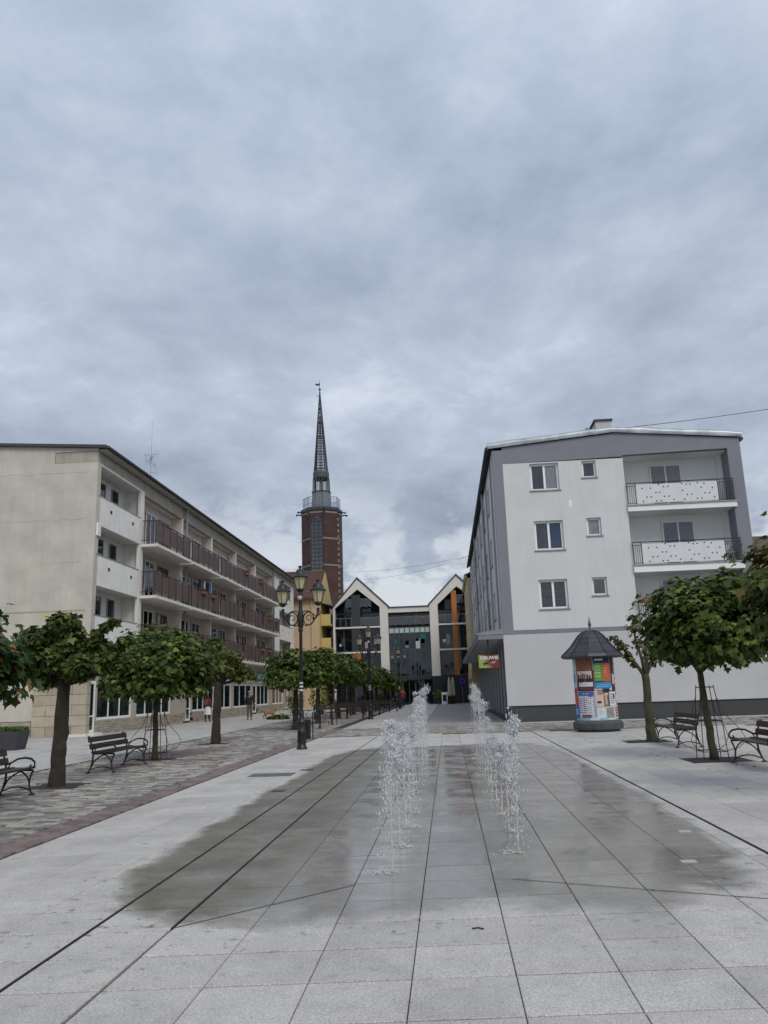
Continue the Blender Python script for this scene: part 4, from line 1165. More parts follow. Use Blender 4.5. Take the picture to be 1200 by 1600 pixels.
# gallery railing with glass
for k in range(8):
    p0, p1 = Vector((*octp(2.98, k), 30.15)), Vector((*octp(2.98, k + 1), 30.15))
    b = MB()
    for q in range(5):
        p = p0.lerp(p1, q / 5); b.tube([p, p + Vector((0, 0, 1.75))], .03, 4)
    b.tube([p0 + Vector((0, 0, 1.75)), p1 + Vector((0, 0, 1.75))], .035, 4); b.tube([p0 + Vector((0, 0, .7)), p1 + Vector((0, 0, .7))], .02, 4)
    rl = b.build('gallery_rail', mat['zinc_pipe'], TW)
    b = MB(); q0, q1 = Vector((*octp(2.94, k), 30.2)), Vector((*octp(2.94, k + 1), 30.2)); b.add([tuple(q0), tuple(q1), tuple(q1 + Vector((0, 0, 1.7))), tuple(q0 + Vector((0, 0, 1.7)))], [(0, 1, 2, 3)]); b.build('glass_panel', glass_mat('gallery glass', .03, (.82, .85, .88)) if k == 0 else bpy.data.materials['gallery glass'], rl)
for k in range(8):
    b = MB(); a0, a1 = ROT + k * PI / 4 + .02, ROT + (k + 1) * PI / 4 - .02
    b.add([(1.66 * math.cos(a0), 1.66 * math.sin(a0), 30.1), (1.66 * math.cos(a1), 1.66 * math.sin(a1), 30.1), (1.48 * math.cos(a1), 1.48 * math.sin(a1), 33.0), (1.48 * math.cos(a0), 1.48 * math.sin(a0), 33.0)], [(0, 1, 2, 3)]); b.build('drum_panel', mat['lead'], TW)
b = MB(); b.lathe([(1.6, 30.0), (1.43, 33.0), (1.6, 33.02), (1.6, 33.12), (1.4, 33.14)], 8, rot=ROT); b.build('drum', mat['steel_spire'], TW)
for k in range(8):
    x, y = octp(1.36, k); b = MB(); b.tube([(x, y, 33.1), (x * .93, y * .93, 35.4)], .10, 5); b.build('column', mat['steel_spire'], TW)
    x, y = octp(1.2, k + .5); b = MB(); b.tube([(x, y, 33.1), (x * .95, y * .95, 35.4)], .06, 5); b.build('column', mat['steel_spire'], TW)
b = MB(); b.lathe([(1.05, 35.15), (1.30, 35.45), (1.32, 36.25), (1.22, 36.6), (1.08, 36.6), (1.1, 35.5), (1.05, 35.15)], 16, rot=ROT, cap=False); b.build('ring', mat['steel_ring'], TW)
b = MB()
for k in range(8):
    x, y = octp(1.12, k); b.tube([(x, y, 36.3), (x * .05, y * .05, 50.3)], [.085, .045], 5)
    x2, y2 = octp(1.06, k + .5); b.tube([(x2, y2, 36.3), (x2 * .3, y2 * .3, 46)], [.045, .03], 4)
b.build('spire_rib', mat['steel_spire'], TW)
b = MB()
z = 36.9; i = 0
while z < 49.3:
    r_ = 1.12 * (1 - (z - 36.3) / 14.0)
    step = .34 + r_ * .14
    r2 = 1.12 * (1 - (z + step - 36.3) / 14.0)
    pts = [(*octp(r_, k), z) for k in range(8)]
    b.tube(pts, .04 if i % 6 else .10, 4, close=True)
    if i % 2 == 0:
        for k in range(8):
            p0 = (*octp(r_, k), z); p1 = (*octp(r2, k + 1), z + step); b.tube([p0, p1], .028, 3)
    z += step; i += 1
b.build('spire_lattice', mat['steel_spire'], TW)
b = MB(); b.lathe([(.16, 49.2), (.07, 50.6)], 8); b.blob((0, 0, 50.75), .2, 1); b.tube([(0, 0, 50.7), (0, 0, 52.3)], .045, 5); b.build('finial', mat['steel_spire'], TW)
b = MB(); b.boxm(mapY(0), -.6, -.05, -.02, .02, 51.45, 51.8); b.boxm(mapY(0), -.75, -.6, -.02, .02, 51.58, 51.76); b.boxm(mapY(0), -.65, .0, -.02, .02, 49.6, 49.68); b.build('weather_vane', mat['steel_spire'], TW)
b = MB(); b.tube([(0, 0, 33.2), (0, 0, 36)], .22, 6); b.build('bell_frame', mat['zinc_pipe'], TW)

# ================================================================== overhead wires
def wire(name, label, a, b_, sag, r=.014):
    a, b_ = Vector(a), Vector(b_)
    m = MB(); m.tube([a.lerp(b_, k / 16) - Vector((0, 0, sag * 4 * (k / 16) * (1 - k / 16))) for k in range(17)], r, 4)
    tag(m.build(name, mat['iron']), label, 'cable')
wire('overhead_cable', 'thin cable running from the right chimney up to the frame edge', (8.5, 38.6, 13.75), (26, 40.5, 16.2), .25, .016)
wire('overhead_cable', 'thin cable crossing the sky between the tower and the right block', (-13.7, 90, 15.0), (2.6, 62, 11.6), .5, .012)
wire('overhead_cable', 'lower of the two thin cables above the gabled building', (-13.7, 90, 14.2), (2.6, 66, 12.3), .9, .010)
wire('overhead_cable', 'thin cable at the right edge behind the white block', (14.1, 50, 9.2), (30, 60, 10.5), .3, .015)
# ------------------------------------------------------------------ trees
mat['bark'] = M('rough dark bark', (.044, .035, .026), .95, .35, 7, bump=1.0, bscale=28, streak=.5)
mat['bark_green'] = M('mossy bark', (.062, .062, .034), .95, .3, 7, bump=.7, bscale=30, streak=.4)
mat['leaf_a'] = leaf_mat('maple leaves', (.022, .046, .009), (.098, .142, .026), (.19, .23, .05), .14)
mat['leaf_b'] = leaf_mat('dull green leaves', (.024, .044, .010), (.095, .128, .028), (.17, .19, .05), .12)
mat['leaf_red'] = leaf_mat('green leaves with red tips', (.020, .055, .012), (.08, .14, .03), (.26, .12, .05), .07)
mat['leaf_y'] = leaf_mat('yellowish leaves', (.04, .066, .014), (.125, .155, .035), (.20, .15, .04), .12)
mat['leaf_brown'] = leaf_mat('brownish green leaves', (.035, .045, .014), (.11, .11, .035), (.20, .14, .05), .2)
LEAF = np.array([(0, 0), (.18, .10), (.46, -.02), (.40, .22), (.62, .42), (.30, .50), (.22, .62), (0, 1.0), (-.22, .62), (-.30, .50), (-.62, .42), (-.40, .22), (-.46, -.02), (-.18, .10)], float)
LEAF_S = np.array([(0, 0), (.38, .35), (0, 1.0), (-.38, .35)], float)
def leaf_mesh(name, cen, nor, tip, size, m, simple=False):
    base = LEAF_S if simple else LEAF
    n, k = len(cen), len(base)
    nor = nor / np.linalg.norm(nor, axis=1, keepdims=True)
    tip = tip - nor * (tip * nor).sum(1, keepdims=True)
    tip = tip / (np.linalg.norm(tip, axis=1, keepdims=True) + 1e-6)
    sid = np.cross(tip, nor)
    x, y = base[:, 0], base[:, 1] - .4
    bend = -.22 * (base[:, 1] - .3) ** 2 - .25 * base[:, 0] ** 2
    V = cen[:, None, :] + size[:, None, None] * (x[None, :, None] * sid[:, None, :] + y[None, :, None] * tip[:, None, :] + bend[None, :, None] * nor[:, None, :])
    V = V.reshape(-1, 3)
    if simple: tri = np.array([(0, 1, 2), (0, 2, 3)])
    else: tri = np.array([(0, 1, 13), (1, 2, 3), (13, 11, 12), (1, 3, 7), (13, 7, 11), (1, 7, 13), (3, 4, 5), (3, 5, 6), (3, 6, 7), (11, 9, 10), (11, 8, 9), (11, 7, 8)])
    F = (tri[None] + (np.arange(n) * k)[:, None, None]).reshape(-1, 3)
    me = bpy.data.meshes.new(name)
    me.vertices.add(len(V)); me.vertices.foreach_set('co', V.ravel())
    me.loops.add(F.size); me.loops.foreach_set('vertex_index', F.ravel().astype(np.int32))
    me.polygons.add(len(F)); me.polygons.foreach_set('loop_start', np.arange(0, F.size, 3, dtype=np.int32)); me.polygons.foreach_set('loop_total', np.full(len(F), 3, dtype=np.int32))
    me.materials.append(m)
    me.update(); me.validate()
    return me
def trunk(h, r0, r1, lean=(0, 0), m='bark', n=10, seed=0, par=None, flare=1.25):
    r2 = random.Random(seed); pts = []; rs = []
    K = 12
    for i in range(K + 1):
        f = i / K
        pts.append((lean[0] * f + r2.uniform(-.012, .012), lean[1] * f + r2.uniform(-.012, .012), h * f - .03 * (i == 0)))
        rs.append((r0 + (r1 - r0) * f) * (1 + (flare - 1) * max(0, 1 - f * 6)) * r2.uniform(.94, 1.06))
    b = MB(); nn = n if r0 < .12 else 22
    pts2, rs2 = pts, rs
    if r0 >= .12:                      # ridged bark on the stout trunks
        pts2, rs2 = [], []
        for i in range(K * 4 + 1):
            f = i / 4; a_ = min(int(f), K - 1); q = f - a_
            pts2.append(tuple(Vector(pts[a_]).lerp(Vector(pts[a_ + 1]), q))); rs2.append(rs[a_] + (rs[a_ + 1] - rs[a_]) * q)
    b.tube(pts2, rs2, nn)
    if r0 >= .12:
        v2 = []
        for i, v_ in enumerate(b.v):
            c_ = Vector(pts2[i // nn]); d_ = Vector(v_) - c_; an_ = (i % nn) / nn * 2 * PI
            k_ = 1 + .09 * noise.noise(Vector((math.cos(an_) * 3.2, math.sin(an_) * 3.2, c_.z * 1.3 + seed))) + .10 * noise.noise(Vector((math.cos(an_) * 8, math.sin(an_) * 8, c_.z * 2.2 + seed)))
            v2.append(tuple(c_ + d_ * k_))
        b.v = v2
    return b.build('trunk', mat[m], par, smooth=True)
def limb(par, p0, p1, r0, r1, m, seed):
    r2 = random.Random(seed); p0, p1 = Vector(p0), Vector(p1); L = (p1 - p0).length
    pts = [p0.lerp(p1, f) + Vector((r2.gauss(0, .04) * L, r2.gauss(0, .04) * L, .12 * L * f * (1 - f) * 4 * r2.uniform(-.3, .8))) * (1 if 0 < f < 1 else 0) for f in (0, .3, .6, .85, 1)]
    b = MB(); b.tube(pts, [r0 + (r1 - r0) * f for f in (0, .3, .6, .85, 1)], 6)
    b.build('limb', mat[m], par, smooth=True)
    return pts
def round_tree(loc, label, cat='tree', th=1.9, tr=.075, lean=(0, 0), cz=2.5, rad=(1.35, 1.35, .95), n=3500, size=.17, leaf='leaf_a', bark='bark_green', simple=False, seed=1, group=None, coff=(0, 0)):
    o = thing('maple_tree', label, cat, (loc[0], loc[1], 0), 0, group)
    g = np.random.default_rng(seed)
    trunk(th, tr, tr * .7, lean, bark, 8, seed, o)
    top = Vector((lean[0], lean[1], th - .06))
    for k in range(7):
        a = k * 2 * PI / 7 + seed; rr = rad[0] * .72
        limb(o, top, (coff[0] + rr * math.cos(a), coff[1] + rr * math.sin(a), cz + rad[2] * (.25 + .4 * (k % 2))), tr * .45, .012, bark, seed * 10 + k)
    # lumpy crown: leaf clumps over an uneven, flat bottomed dome
    nc = max(80, int(n / 24))
    d = g.normal(size=(nc, 3)); d /= np.linalg.norm(d, axis=1, keepdims=True)
    d[:, 2] = np.where(d[:, 2] < -.45, -.45 - .2 * g.random(nc), d[:, 2])
    rr = .80 + .20 * g.random(nc)
    inner = g.random(nc) < .32
    rr = np.where(inner, .35 + .4 * g.random(nc), rr)
    low = np.clip(d[:, 2], -1, 1)
    ctr = d * rr[:, None] * np.array(rad)[None] * (1 + .10 * g.normal(size=(nc, 1)))
    ctr += np.array([coff[0], coff[1], cz])[None]
    per = n // nc
    idx = np.repeat(np.arange(nc), per)
    cs = .13 + .09 * g.random(nc)
    cen = ctr[idx] + g.normal(size=(len(idx), 3)) * cs[idx][:, None] * np.array([1, 1, .65])[None] * (rad[0] / 1.6)
    outd = (cen - np.array([coff[0], coff[1], cz - .25 * rad[2]])[None]) / np.array(rad)[None]
    nor = outd / (np.linalg.norm(outd, axis=1, keepdims=True) + 1e-6) + np.array([0, 0, .75])[None] + .5 * g.normal(size=cen.shape)
    tip = outd * np.array([1, 1, .1])[None] + np.array([0, 0, -.9])[None] + .45 * g.normal(size=cen.shape)
    sz = size * (.65 + .6 * g.random(len(cen)))
    tag(obj('crown', leaf_mesh('crown', cen, nor, tip, sz, mat[leaf], simple), o), kind='stuff')
    return o
def pollard(loc, label, th, tr, limbs, cz, leaf='leaf_b', bark='bark', seed=1, size=.15, per=230, lean=(0, 0), group=None, dense=()):
    """heavy trunk, knuckled limbs, loose leaf clumps. limbs: (dx,dy,dz,spread)"""
    o = thing('pollarded_tree', label, 'tree', (loc[0], loc[1], 0), 0, group)
    g = np.random.default_rng(seed)
    trunk(th, tr, tr * .8, lean, bark, 12, seed, o, 1.15)
    top = Vector((lean[0], lean[1], th - .08))
    C_ = []
    for k, (dx, dy, dz, sp) in enumerate(limbs):
        pts = limb(o, top, (top.x + dx, top.y + dy, th + dz), tr * .42, .018, bark, seed * 20 + k)
        for q in pts[2:]:
            C_.append((np.array(q), sp))
        C_.append((np.array(pts[-1]) + g.normal(size=3) * .08, sp * .9))
    for (dx, dy, dz, sp) in dense: C_.append((np.array((top.x + dx, top.y + dy, th + dz)), sp))
    cen = []; od = []
    for c, sp in C_:
        kk = int(per * (sp / .3) ** 1.4)
        u = g.normal(size=(kk, 3)); u /= np.linalg.norm(u, axis=1, keepdims=True)
        r_ = sp * g.random(kk) ** .45
        cen.append(c[None] + u * r_[:, None] * np.array([1.15, 1.15, .8])[None]); od.append(u)
    cen = np.concatenate(cen); od = np.concatenate(od)
    nor = od * .8 + np.array([0, 0, .6])[None] + .5 * g.normal(size=cen.shape)
    tip = od * np.array([1, 1, .2])[None] + np.array([0, 0, -.7])[None] + .5 * g.normal(size=cen.shape)
    sz = size * (.6 + .7 * g.random(len(cen)))
    tag(obj('crown', leaf_mesh('crown', cen, nor, tip, sz, mat[leaf]), o), kind='stuff')
    return o

def wire_guard(loc, label, h=1.45, s=.24, name='tree_guard'):
    o = thing(name, label, 'tree guard', (loc[0], loc[1], 0))
    for k, (sx, sy) in enumerate(((-1, -1), (1, -1), (1, 1), (-1, 1))):
        b = MB(); b.tube([(s * sx, s * sy, 0), (s * sx * .85, s * sy * .85, h * .5), (s * sx * .55, s * sy * .55, h)], .009, 5)
        # bowed ornamental wire outside
        b.tube([(s * sx * .62, s * sy * .62, h * .86), (s * sx * 1.0, s * sy * 1.0, h * .62), (s * sx * 1.9, s * sy * 1.9, h * .40), (s * sx * 2.2, s * sy * 2.2, h * .27), (s * sx * 1.7, s * sy * 1.7, h * .17), (s * sx * .98, s * sy * .98, h * .12)], .007, 5)
        b.build('rod', mat['iron'], o)
    for z, q in ((.16, 1.0), (.75, .85), (h * .97, .57)):
        b = MB(); b.tube([(s * q * sx, s * q * sy, z) for sx, sy in ((-1, -1), (1, -1), (1, 1), (-1, 1))], .010, 4, close=True); b.build('hoop', mat['iron'], o)
    return o

round_tree((5.25, 17.24), 'big dense round-crowned maple beside the right benches', th=1.75, tr=.085, lean=(-.10, .02), cz=2.60, rad=(1.26, 1.26, .95), n=14000, size=.140, seed=3, coff=(.24, 0))
wire_guard((5.21, 17.24), 'bowed wire guard round the big right maple trunk')
pollard((5.42, 23.05), 'thin pollarded tree with a bare limb reaching towards the poster column', 1.75, .13,
        [(-.62, -.1, .85, .15), (-.42, .1, .50, .11), (-.2, -.2, 1.5, .2), (.2, .2, 1.2, .28), (-.72, .1, 1.0, .13), (.4, .3, .6, .24)], 2.6, leaf='leaf_brown', bark='bark_green', seed=5, size=.12, per=42)
round_tree((5.42, 11.4), 'yellow-green tree crown cut off by the right frame edge', th=1.7, tr=.1, cz=2.78, rad=(1.16, 1.16, .88), n=6500, size=.125, leaf='leaf_y', seed=9)
round_tree((-7.05, 10.6), 'maple with reddish leaf tips cut off by the left frame edge', th=1.6, tr=.08, cz=2.12, rad=(1.22, 1.2, .68), n=6000, size=.14, leaf='leaf_red', seed=12)
pollard((-7.45, 15.4), 'stout pollarded tree with thick rough trunk between the two left benches', 1.95, .142,
        [(-.9, .0, .62, .27), (-.5, -.3, .86, .26), (.05, -.2, 1.08, .30), (.35, .1, .62, .30), (.85, .0, .50, .24), (.82, -.1, .98, .12), (1.12, .1, .30, .22), (1.1, .2, .72, .14), (-.85, .2, .15, .24), (.5, -.3, .2, .28), (-.4, .2, .3, .32)], 2.6, leaf='leaf_b', bark='bark', seed=21, size=.13, per=200, lean=(.05, 0),
        dense=[(0, 0, .35, .42), (-.35, 0, .4, .36), (.45, 0, .3, .38), (0, 0, .7, .34)])
round_tree((-7.66, 21.2), 'dense round-crowned maple with a wire guard on the left', th=1.6, tr=.085, lean=(-.02, 0), cz=2.30, rad=(1.36, 1.3, .98), n=10500, size=.138, seed=31)
wire_guard((-7.66, 21.2), 'bowed wire guard round the left maple trunk')
pollard((-7.87, 27.5), 'ragged pollarded tree standing before the woman and shop windows', 2.02, .15,
        [(-.5, 0, .72, .30), (-.1, -.2, 1.2, .32), (.35, .1, .82, .34), (.85, 0, .42, .24), (1.1, .1, .2, .18), (-.65, .1, .2, .26), (.6, -.1, .75, .26)], 2.7, leaf='leaf_y', bark='bark', seed=41, size=.13, per=175, lean=(.06, 0), dense=[(0, 0, .5, .4), (.3, 0, .35, .36), (-.3, 0, .4, .34)])
ROW = [(-6.78, 36.3, 1.36, 2.5, .98, 'nearest of the clipped tree row, right behind the tall lamp'), (-6.87, 43.15, 1.55, 2.72, 1.08, 'second tree of the clipped row behind the tall lamp'), (-6.7, 50.0, 1.55, 2.75, 1.1, 'third tree of the clipped row, behind the long benches'),
       (-6.6, 57.0, 1.45, 2.8, 1.05, 'fourth tree of the clipped row, left of the second lamp'), (-6.5, 64.0, 1.5, 2.75, 1.1, 'fifth tree of the clipped row, at the second lamp'), (-6.2, 71.0, 1.45, 2.6, 1.0, 'sixth tree of the clipped row, right of the second lamp'),
       (-5.9, 77.0, 1.25, 2.35, .95, 'seventh tree of the clipped row, near the gabled building'), (-5.55, 82.5, 1.2, 2.15, .9, 'last small tree of the clipped row, before the glazing')]
for k, (x, y, r_, cz, rz_, lb) in enumerate(ROW):
    round_tree((x, y), lb, th=cz - .5, tr=.13, cz=cz, rad=(r_, r_, rz_), n=[5200, 4400, 3600, 3000, 2600, 2400, 2000, 1800][k], size=.165 if k < 2 else .20, leaf=['leaf_a', 'leaf_a', 'leaf_b', 'leaf_y', 'leaf_a', 'leaf_a', 'leaf_b', 'leaf_y'][k], bark='bark', simple=k > 1, seed=50 + k, group='clipped trees in a row behind the lamp')
wire_guard((-6.78, 36.3), 'wire guard round the nearest tree of the clipped row', 1.3)

# ------------------------------------------------------------------ benches
def bench_proto(slatm, L=2.1):
    o = thing('park_bench', '', 'bench')
    for k in range(4):
        y = -.17 + k * .125; z = .415 + (.012 if k in (0, 3) else 0) - (.0 if k else 0)
        b = MB(); b.box(-L / 2, L / 2, y - .055, y + .055, z, z + .032); b.build('seat_slat', mat[slatm], o)
    for z, y in ((.555, -.255), (.70, -.295)):
        b = MB(); b.add([(-L / 2, y, z - .05), (L / 2, y, z - .05), (L / 2, y + .03, z - .05), (-L / 2, y + .03, z - .05), (-L / 2, y - .025, z + .06), (L / 2, y - .025, z + .06), (L / 2, y + .005, z + .06), (-L / 2, y + .005, z + .06)],
                        [(0, 3, 2, 1), (4, 5, 6, 7), (0, 1, 5, 4), (1, 2, 6, 5), (2, 3, 7, 6), (3, 0, 4, 7)]); b.build('back_slat', mat[slatm], o)
    for s in (-1, 1):
        x = s * (L / 2 - .09)
        P = lambda pts: [(x, y, z) for y, z in pts]
        b = MB()
        b.tube(P([(-.33, .0), (-.30, .035), (-.265, .10), (-.225, .24), (-.215, .38), (-.245, .55), (-.30, .72), (-.325, .775), (-.355, .765)]), [.03, .018, .018, .02, .02, .018, .018, .018, .014], 6)
        b.tube(P([(.28, .0), (.25, .035), (.215, .12), (.205, .22), (.225, .31), (.265, .405)]), [.03, .018, .017, .017, .017, .018], 6)
        b.tube(P([(.205, .20), (.17, .29), (.10, .36), (.0, .405)]), .014, 6)
        b.tube(P([(-.255, .12), (-.19, .24), (-.09, .33), (.03, .385)]), .014, 6)
        b.tube(P([(-.255, .075), (-.12, .125), (.0, .135), (.12, .12), (.225, .07)]), .013, 6)
        b.tube(P([(-.22, .405), (.0, .405), (.265, .405)]), .017, 6)
        for yy in (-.31, .26): b.box(x - .04, x + .04, yy - .045, yy + .045, 0, .018)
        b.build('end_frame', mat['iron'], o, smooth='auto')
        b = MB(); b.tube(P([(-.245, .50), (-.14, .535), (-.02, .60), (.11, .615), (.22, .595), (.285, .54), (.285, .475), (.235, .45), (.205, .475), (.225, .50)]), [.015, .017, .018, .019, .02, .018, .016, .015, .018, .014], 6)
        b.tube(P([(-.14, .535), (-.18, .47), (-.21, .42)]), .012, 5)
        b.build('armrest', mat['iron'], o, smooth='auto')
    return o
bp = bench_proto('slat', 2.1)
bp2 = bench_proto('slat_red', 2.1)
benches = [(bp, -7.6, 18.75, -PI / 2, 'dark slatted bench with scrolled iron arms between two left trees'),
           (bp, -7.5, 13.1, -PI / 2, 'dark slatted bench cut off by the left frame edge'),
           (bp, 5.62, 21.3, PI / 2, 'dark iron-framed bench right of the poster column'),
           (bp2, 5.6, 15.45, PI / 2, 'red-brown slatted bench cut off by the right frame edge')]
used = set()
for (pr, x, y, rz, lb) in benches:
    if pr.name in used: o = copy_tree(pr)
    else: o = pr; used.add(pr.name)
    o.location = (x, y, 0); o.rotation_euler = (0, 0, rz); tag(o, lb, 'bench', 'iron park benches')
# long dark railing-like benches under the clipped row
def long_bench(loc, L, label):
    o = thing('long_bench', label, 'bench', loc, 0, 'long dark benches under the clipped trees')
    for z, y in ((.80, .0), (.66, .02)):
        b = MB(); b.box(-L / 2, L / 2, y - .02, y + .02, z - .05, z + .05); b.build('back_slat', mat['slat'], o)
    for y in (.12, .26, .40):
        b = MB(); b.box(-L / 2, L / 2, y - .06, y + .06, .40, .44); b.build('seat_slat', mat['slat'], o)
    for s in (-.48, -.16, .16, .48):
        b = MB(); b.tube([(s * L, .0, 0), (s * L, -.01, .84)], .028, 5); b.tube([(s * L, .42, 0), (s * L, .42, .40)], .028, 5); b.tube([(s * L, .0, .38), (s * L, .45, .38)], .02, 5); b.build('leg', mat['iron'], o)
long_bench((-6.5, 48.4, 0), 3.0, 'nearest long dark bench under the clipped tree row')
long_bench((-6.0, 54.0, 0), 3.0, 'middle long dark bench under the clipped tree row')
long_bench((-5.9, 60.5, 0), 3.2, 'farthest long dark bench under the clipped tree row')

# ------------------------------------------------------------------ lamps
m_ = newmat('yellowish lantern glass'); t = NT(m_)
g_ = t.n('ShaderNodeBsdfPrincipled', {'Base Color': (.86, .80, .54, 1), 'Roughness': .35})
tl = t.n('ShaderNodeBsdfTranslucent', {'Color': (.92, .87, .60, 1)})
t.n('ShaderNodeOutputMaterial', {'Surface': t.n('ShaderNodeMixShader', {0: .55, 1: g_.outputs[0], 2: tl.outputs[0]}).outputs[0]})
mat['lantern'] = m_
mat['sticker'] = M('white sticker', (.6, .6, .6), .5)
def lantern(par, x, z, s=1.0):
    """z = bottom of the glass"""
    hh = .34 * s; r0, r1 = .115 * s, .20 * s
    n = 6
    b = MB(); b.lathe([(r0, z), (r1, z + hh)], n, (x, 0, 0), PI / 6); gl = b.build('lantern', mat['lantern'], par)
    b = MB()
    for k in range(n):
        a = PI / 6 + k * 2 * PI / n
        b.tube([(x + r0 * 1.03 * math.cos(a), r0 * 1.03 * math.sin(a), z), (x + r1 * 1.03 * math.cos(a), r1 * 1.03 * math.sin(a), z + hh)], .012, 4)
    b.lathe([(.05, z - .10 * s), (.10 * s, z - .05), (r0 * 1.15, z - .02), (r0 * 1.1, z + .012)], n, (x, 0, 0), PI / 6)
    b.build('cage', mat['iron_green'], gl)
    b = MB(); zt = z + hh
    b.lathe([(.24 * s, zt), (.245 * s, zt + .03), (.20 * s, zt + .06), (.165 * s, zt + .12 * s), (.14 * s, zt + .19 * s), (.085 * s, zt + .25 * s), (.035, zt + .27 * s), (.03, zt + .30 * s), (.06 * s, zt + .32 * s), (.055 * s, zt + .35 * s), (.015, zt + .37 * s)], 12, (x, 0, 0)); b.build('lantern_cap', mat['iron_green'], gl, smooth='auto')
def lamp_proto():
    o = thing('street_lamp', '', 'lamp')
    b = MB(); b.lathe([(.155, 0), (.155, .05), (.125, .09), (.115, .16), (.112, .42), (.13, .45), (.13, .50), (.105, .54), (.10, .72), (.115, .76), (.085, .82), (.068, .95), (.075, .98), (.05, 1.04)], 12)
    for k in range(8):
        a = k * PI / 4; b.tube([(.115 * math.cos(a), .115 * math.sin(a), .16), (.115 * math.cos(a), .115 * math.sin(a), .42)], .014, 4)
    b.build('base', mat['iron_green'], o, smooth='auto')
    b = MB(); b.lathe([(.05, 1.0), (.046, 3.3), (.075, 3.36), (.06, 3.42), (.09, 3.5), (.085, 3.86), (.06, 3.95), (.05, 4.30), (.07, 4.36), (.04, 4.46)], 10); b.build('pole', mat['iron_green'], o, smooth='auto')
    for s in (-1, 1):
        b = MB()
        P = lambda pts: [(s * x, 0, z) for x, z in pts]
        ring = [(.24 + .155 * math.cos(a), 3.70 + .19 * math.sin(a)) for a in [k * 2 * PI / 18 for k in range(18)]]
        b.tube(P(ring), .022, 5, close=True)
        sp = [(.24 + (.12 - .012 * k) * math.cos(k * .7), 3.70 + (.13 - .013 * k) * math.sin(k * .7)) for k in range(9)]
        b.tube(P(sp), .014, 5)
        b.tube(P([(.36, 3.66), (.44, 3.70), (.50, 3.78), (.52, 3.90), (.52, 4.0)]), [.028, .026, .03, .035, .05], 6)
        b.tube(P([(.40, 3.82), (.47, 3.76), (.56, 3.80), (.60, 3.88), (.56, 3.92)]), .018, 5)
        b.tube(P([(.08, 3.9), (.18, 3.93), (.30, 3.90), (.42, 3.80)]), .016, 5)
        b.tube(P([(.08, 3.52), (.18, 3.49), (.30, 3.53), (.42, 3.66)]), .016, 5)
        b.build('arm', mat['iron_green'], o, smooth='auto')
        lantern(o, s * .53, 4.16, 1.0)
    lantern(o, 0, 4.57, 1.0)
    return o
lp = lamp_proto()
for k, (x, y, lb) in enumerate(((-4.23, 23.55, 'tall black three-lantern street lamp nearest the camera'), (-4.42, 46.5, 'three-lantern street lamp halfway along the lane'), (-4.1, 69.5, 'small far three-lantern lamp before the gabled building'))):
    o = lp if k == 0 else copy_tree(lp)
    o.location = (x, y, 0); tag(o, lb, 'lamp', 'three-lantern street lamps')
    if k == 0:
        b = MB(); b.blob((.0, -.09, 4.30), .075, 1); b.build('camera_dome', mat['steel_pale'], o, smooth=True)
        for z in (1.62, 1.72, 1.82):
            b = MB(); b.lathe([(.055, z), (.055, z + .05)], 10, cap=False); b.build('sticker', mat['sticker'], o)

# ------------------------------------------------------------------ bins, racks, bollards
def bin_(loc, label):
    o = thing('litter_bin', label, 'bin', loc, 0, 'black cylindrical litter bins')
    b = MB(); b.lathe([(.115, .02), (.125, .06), (.125, .60), (.135, .62), (.135, .66), (.10, .66), (.10, .55)], 14, cap=False); b.lathe([(.124, .03), (.124, .05)], 14); b.build('body', mat['iron'], o, smooth='auto')
    b = MB(); b.tube([(.2, .0, 0), (.2, 0, .9)], .022, 6); b.build('post', mat['iron'], o)
bin_((-4.93, 28.5, 0), 'black litter bin beside the nearest lamp'); bin_((-4.85, 51.0, 0), 'black litter bin behind the second lamp')
def bollard(loc, label):
    o = thing('bollard', label, 'bollard', loc, 0, 'black iron bollards')
    b = MB(); b.lathe([(.07, 0), (.07, .06), (.045, .1), (.04, .8), (.06, .83), (.05, .9), (.02, .96)], 10); b.build('post', mat['iron'], o, smooth='auto')
bollard((-5.75, 36.6, 0), 'black bollard left of the second clipped tree'); bollard((-5.8, 40.8, 0), 'black bollard beside the bike rack'); bollard((-3.9, 62, 0), 'thin black bollard beyond the second lamp')
o = thing('bike_rack', 'hooped iron bike rack between the two bollards', 'bike rack', (-6.6, 39.5, 0))
for k in range(3):
    b = MB(); cx = k * .35
    b.tube([(cx + .28 * math.cos(a), k * .4, .45 + .3 * math.sin(a)) for a in [j * 2 * PI / 16 for j in range(16)]], .014, 5, close=True); b.tube([(cx, k * .4, 0), (cx, k * .4, .16)], .018, 5); b.build('hoop', mat['iron'], o)
b = MB(); b.tube([(-.4, 0, .75), (1.1, .8, .75)], .02, 5); b.tube([(-.4, 0, 0), (-.4, 0, .76)], .02, 5); b.tube([(1.1, .8, 0), (1.1, .8, .76)], .02, 5); b.build('rail', mat['iron'], o)
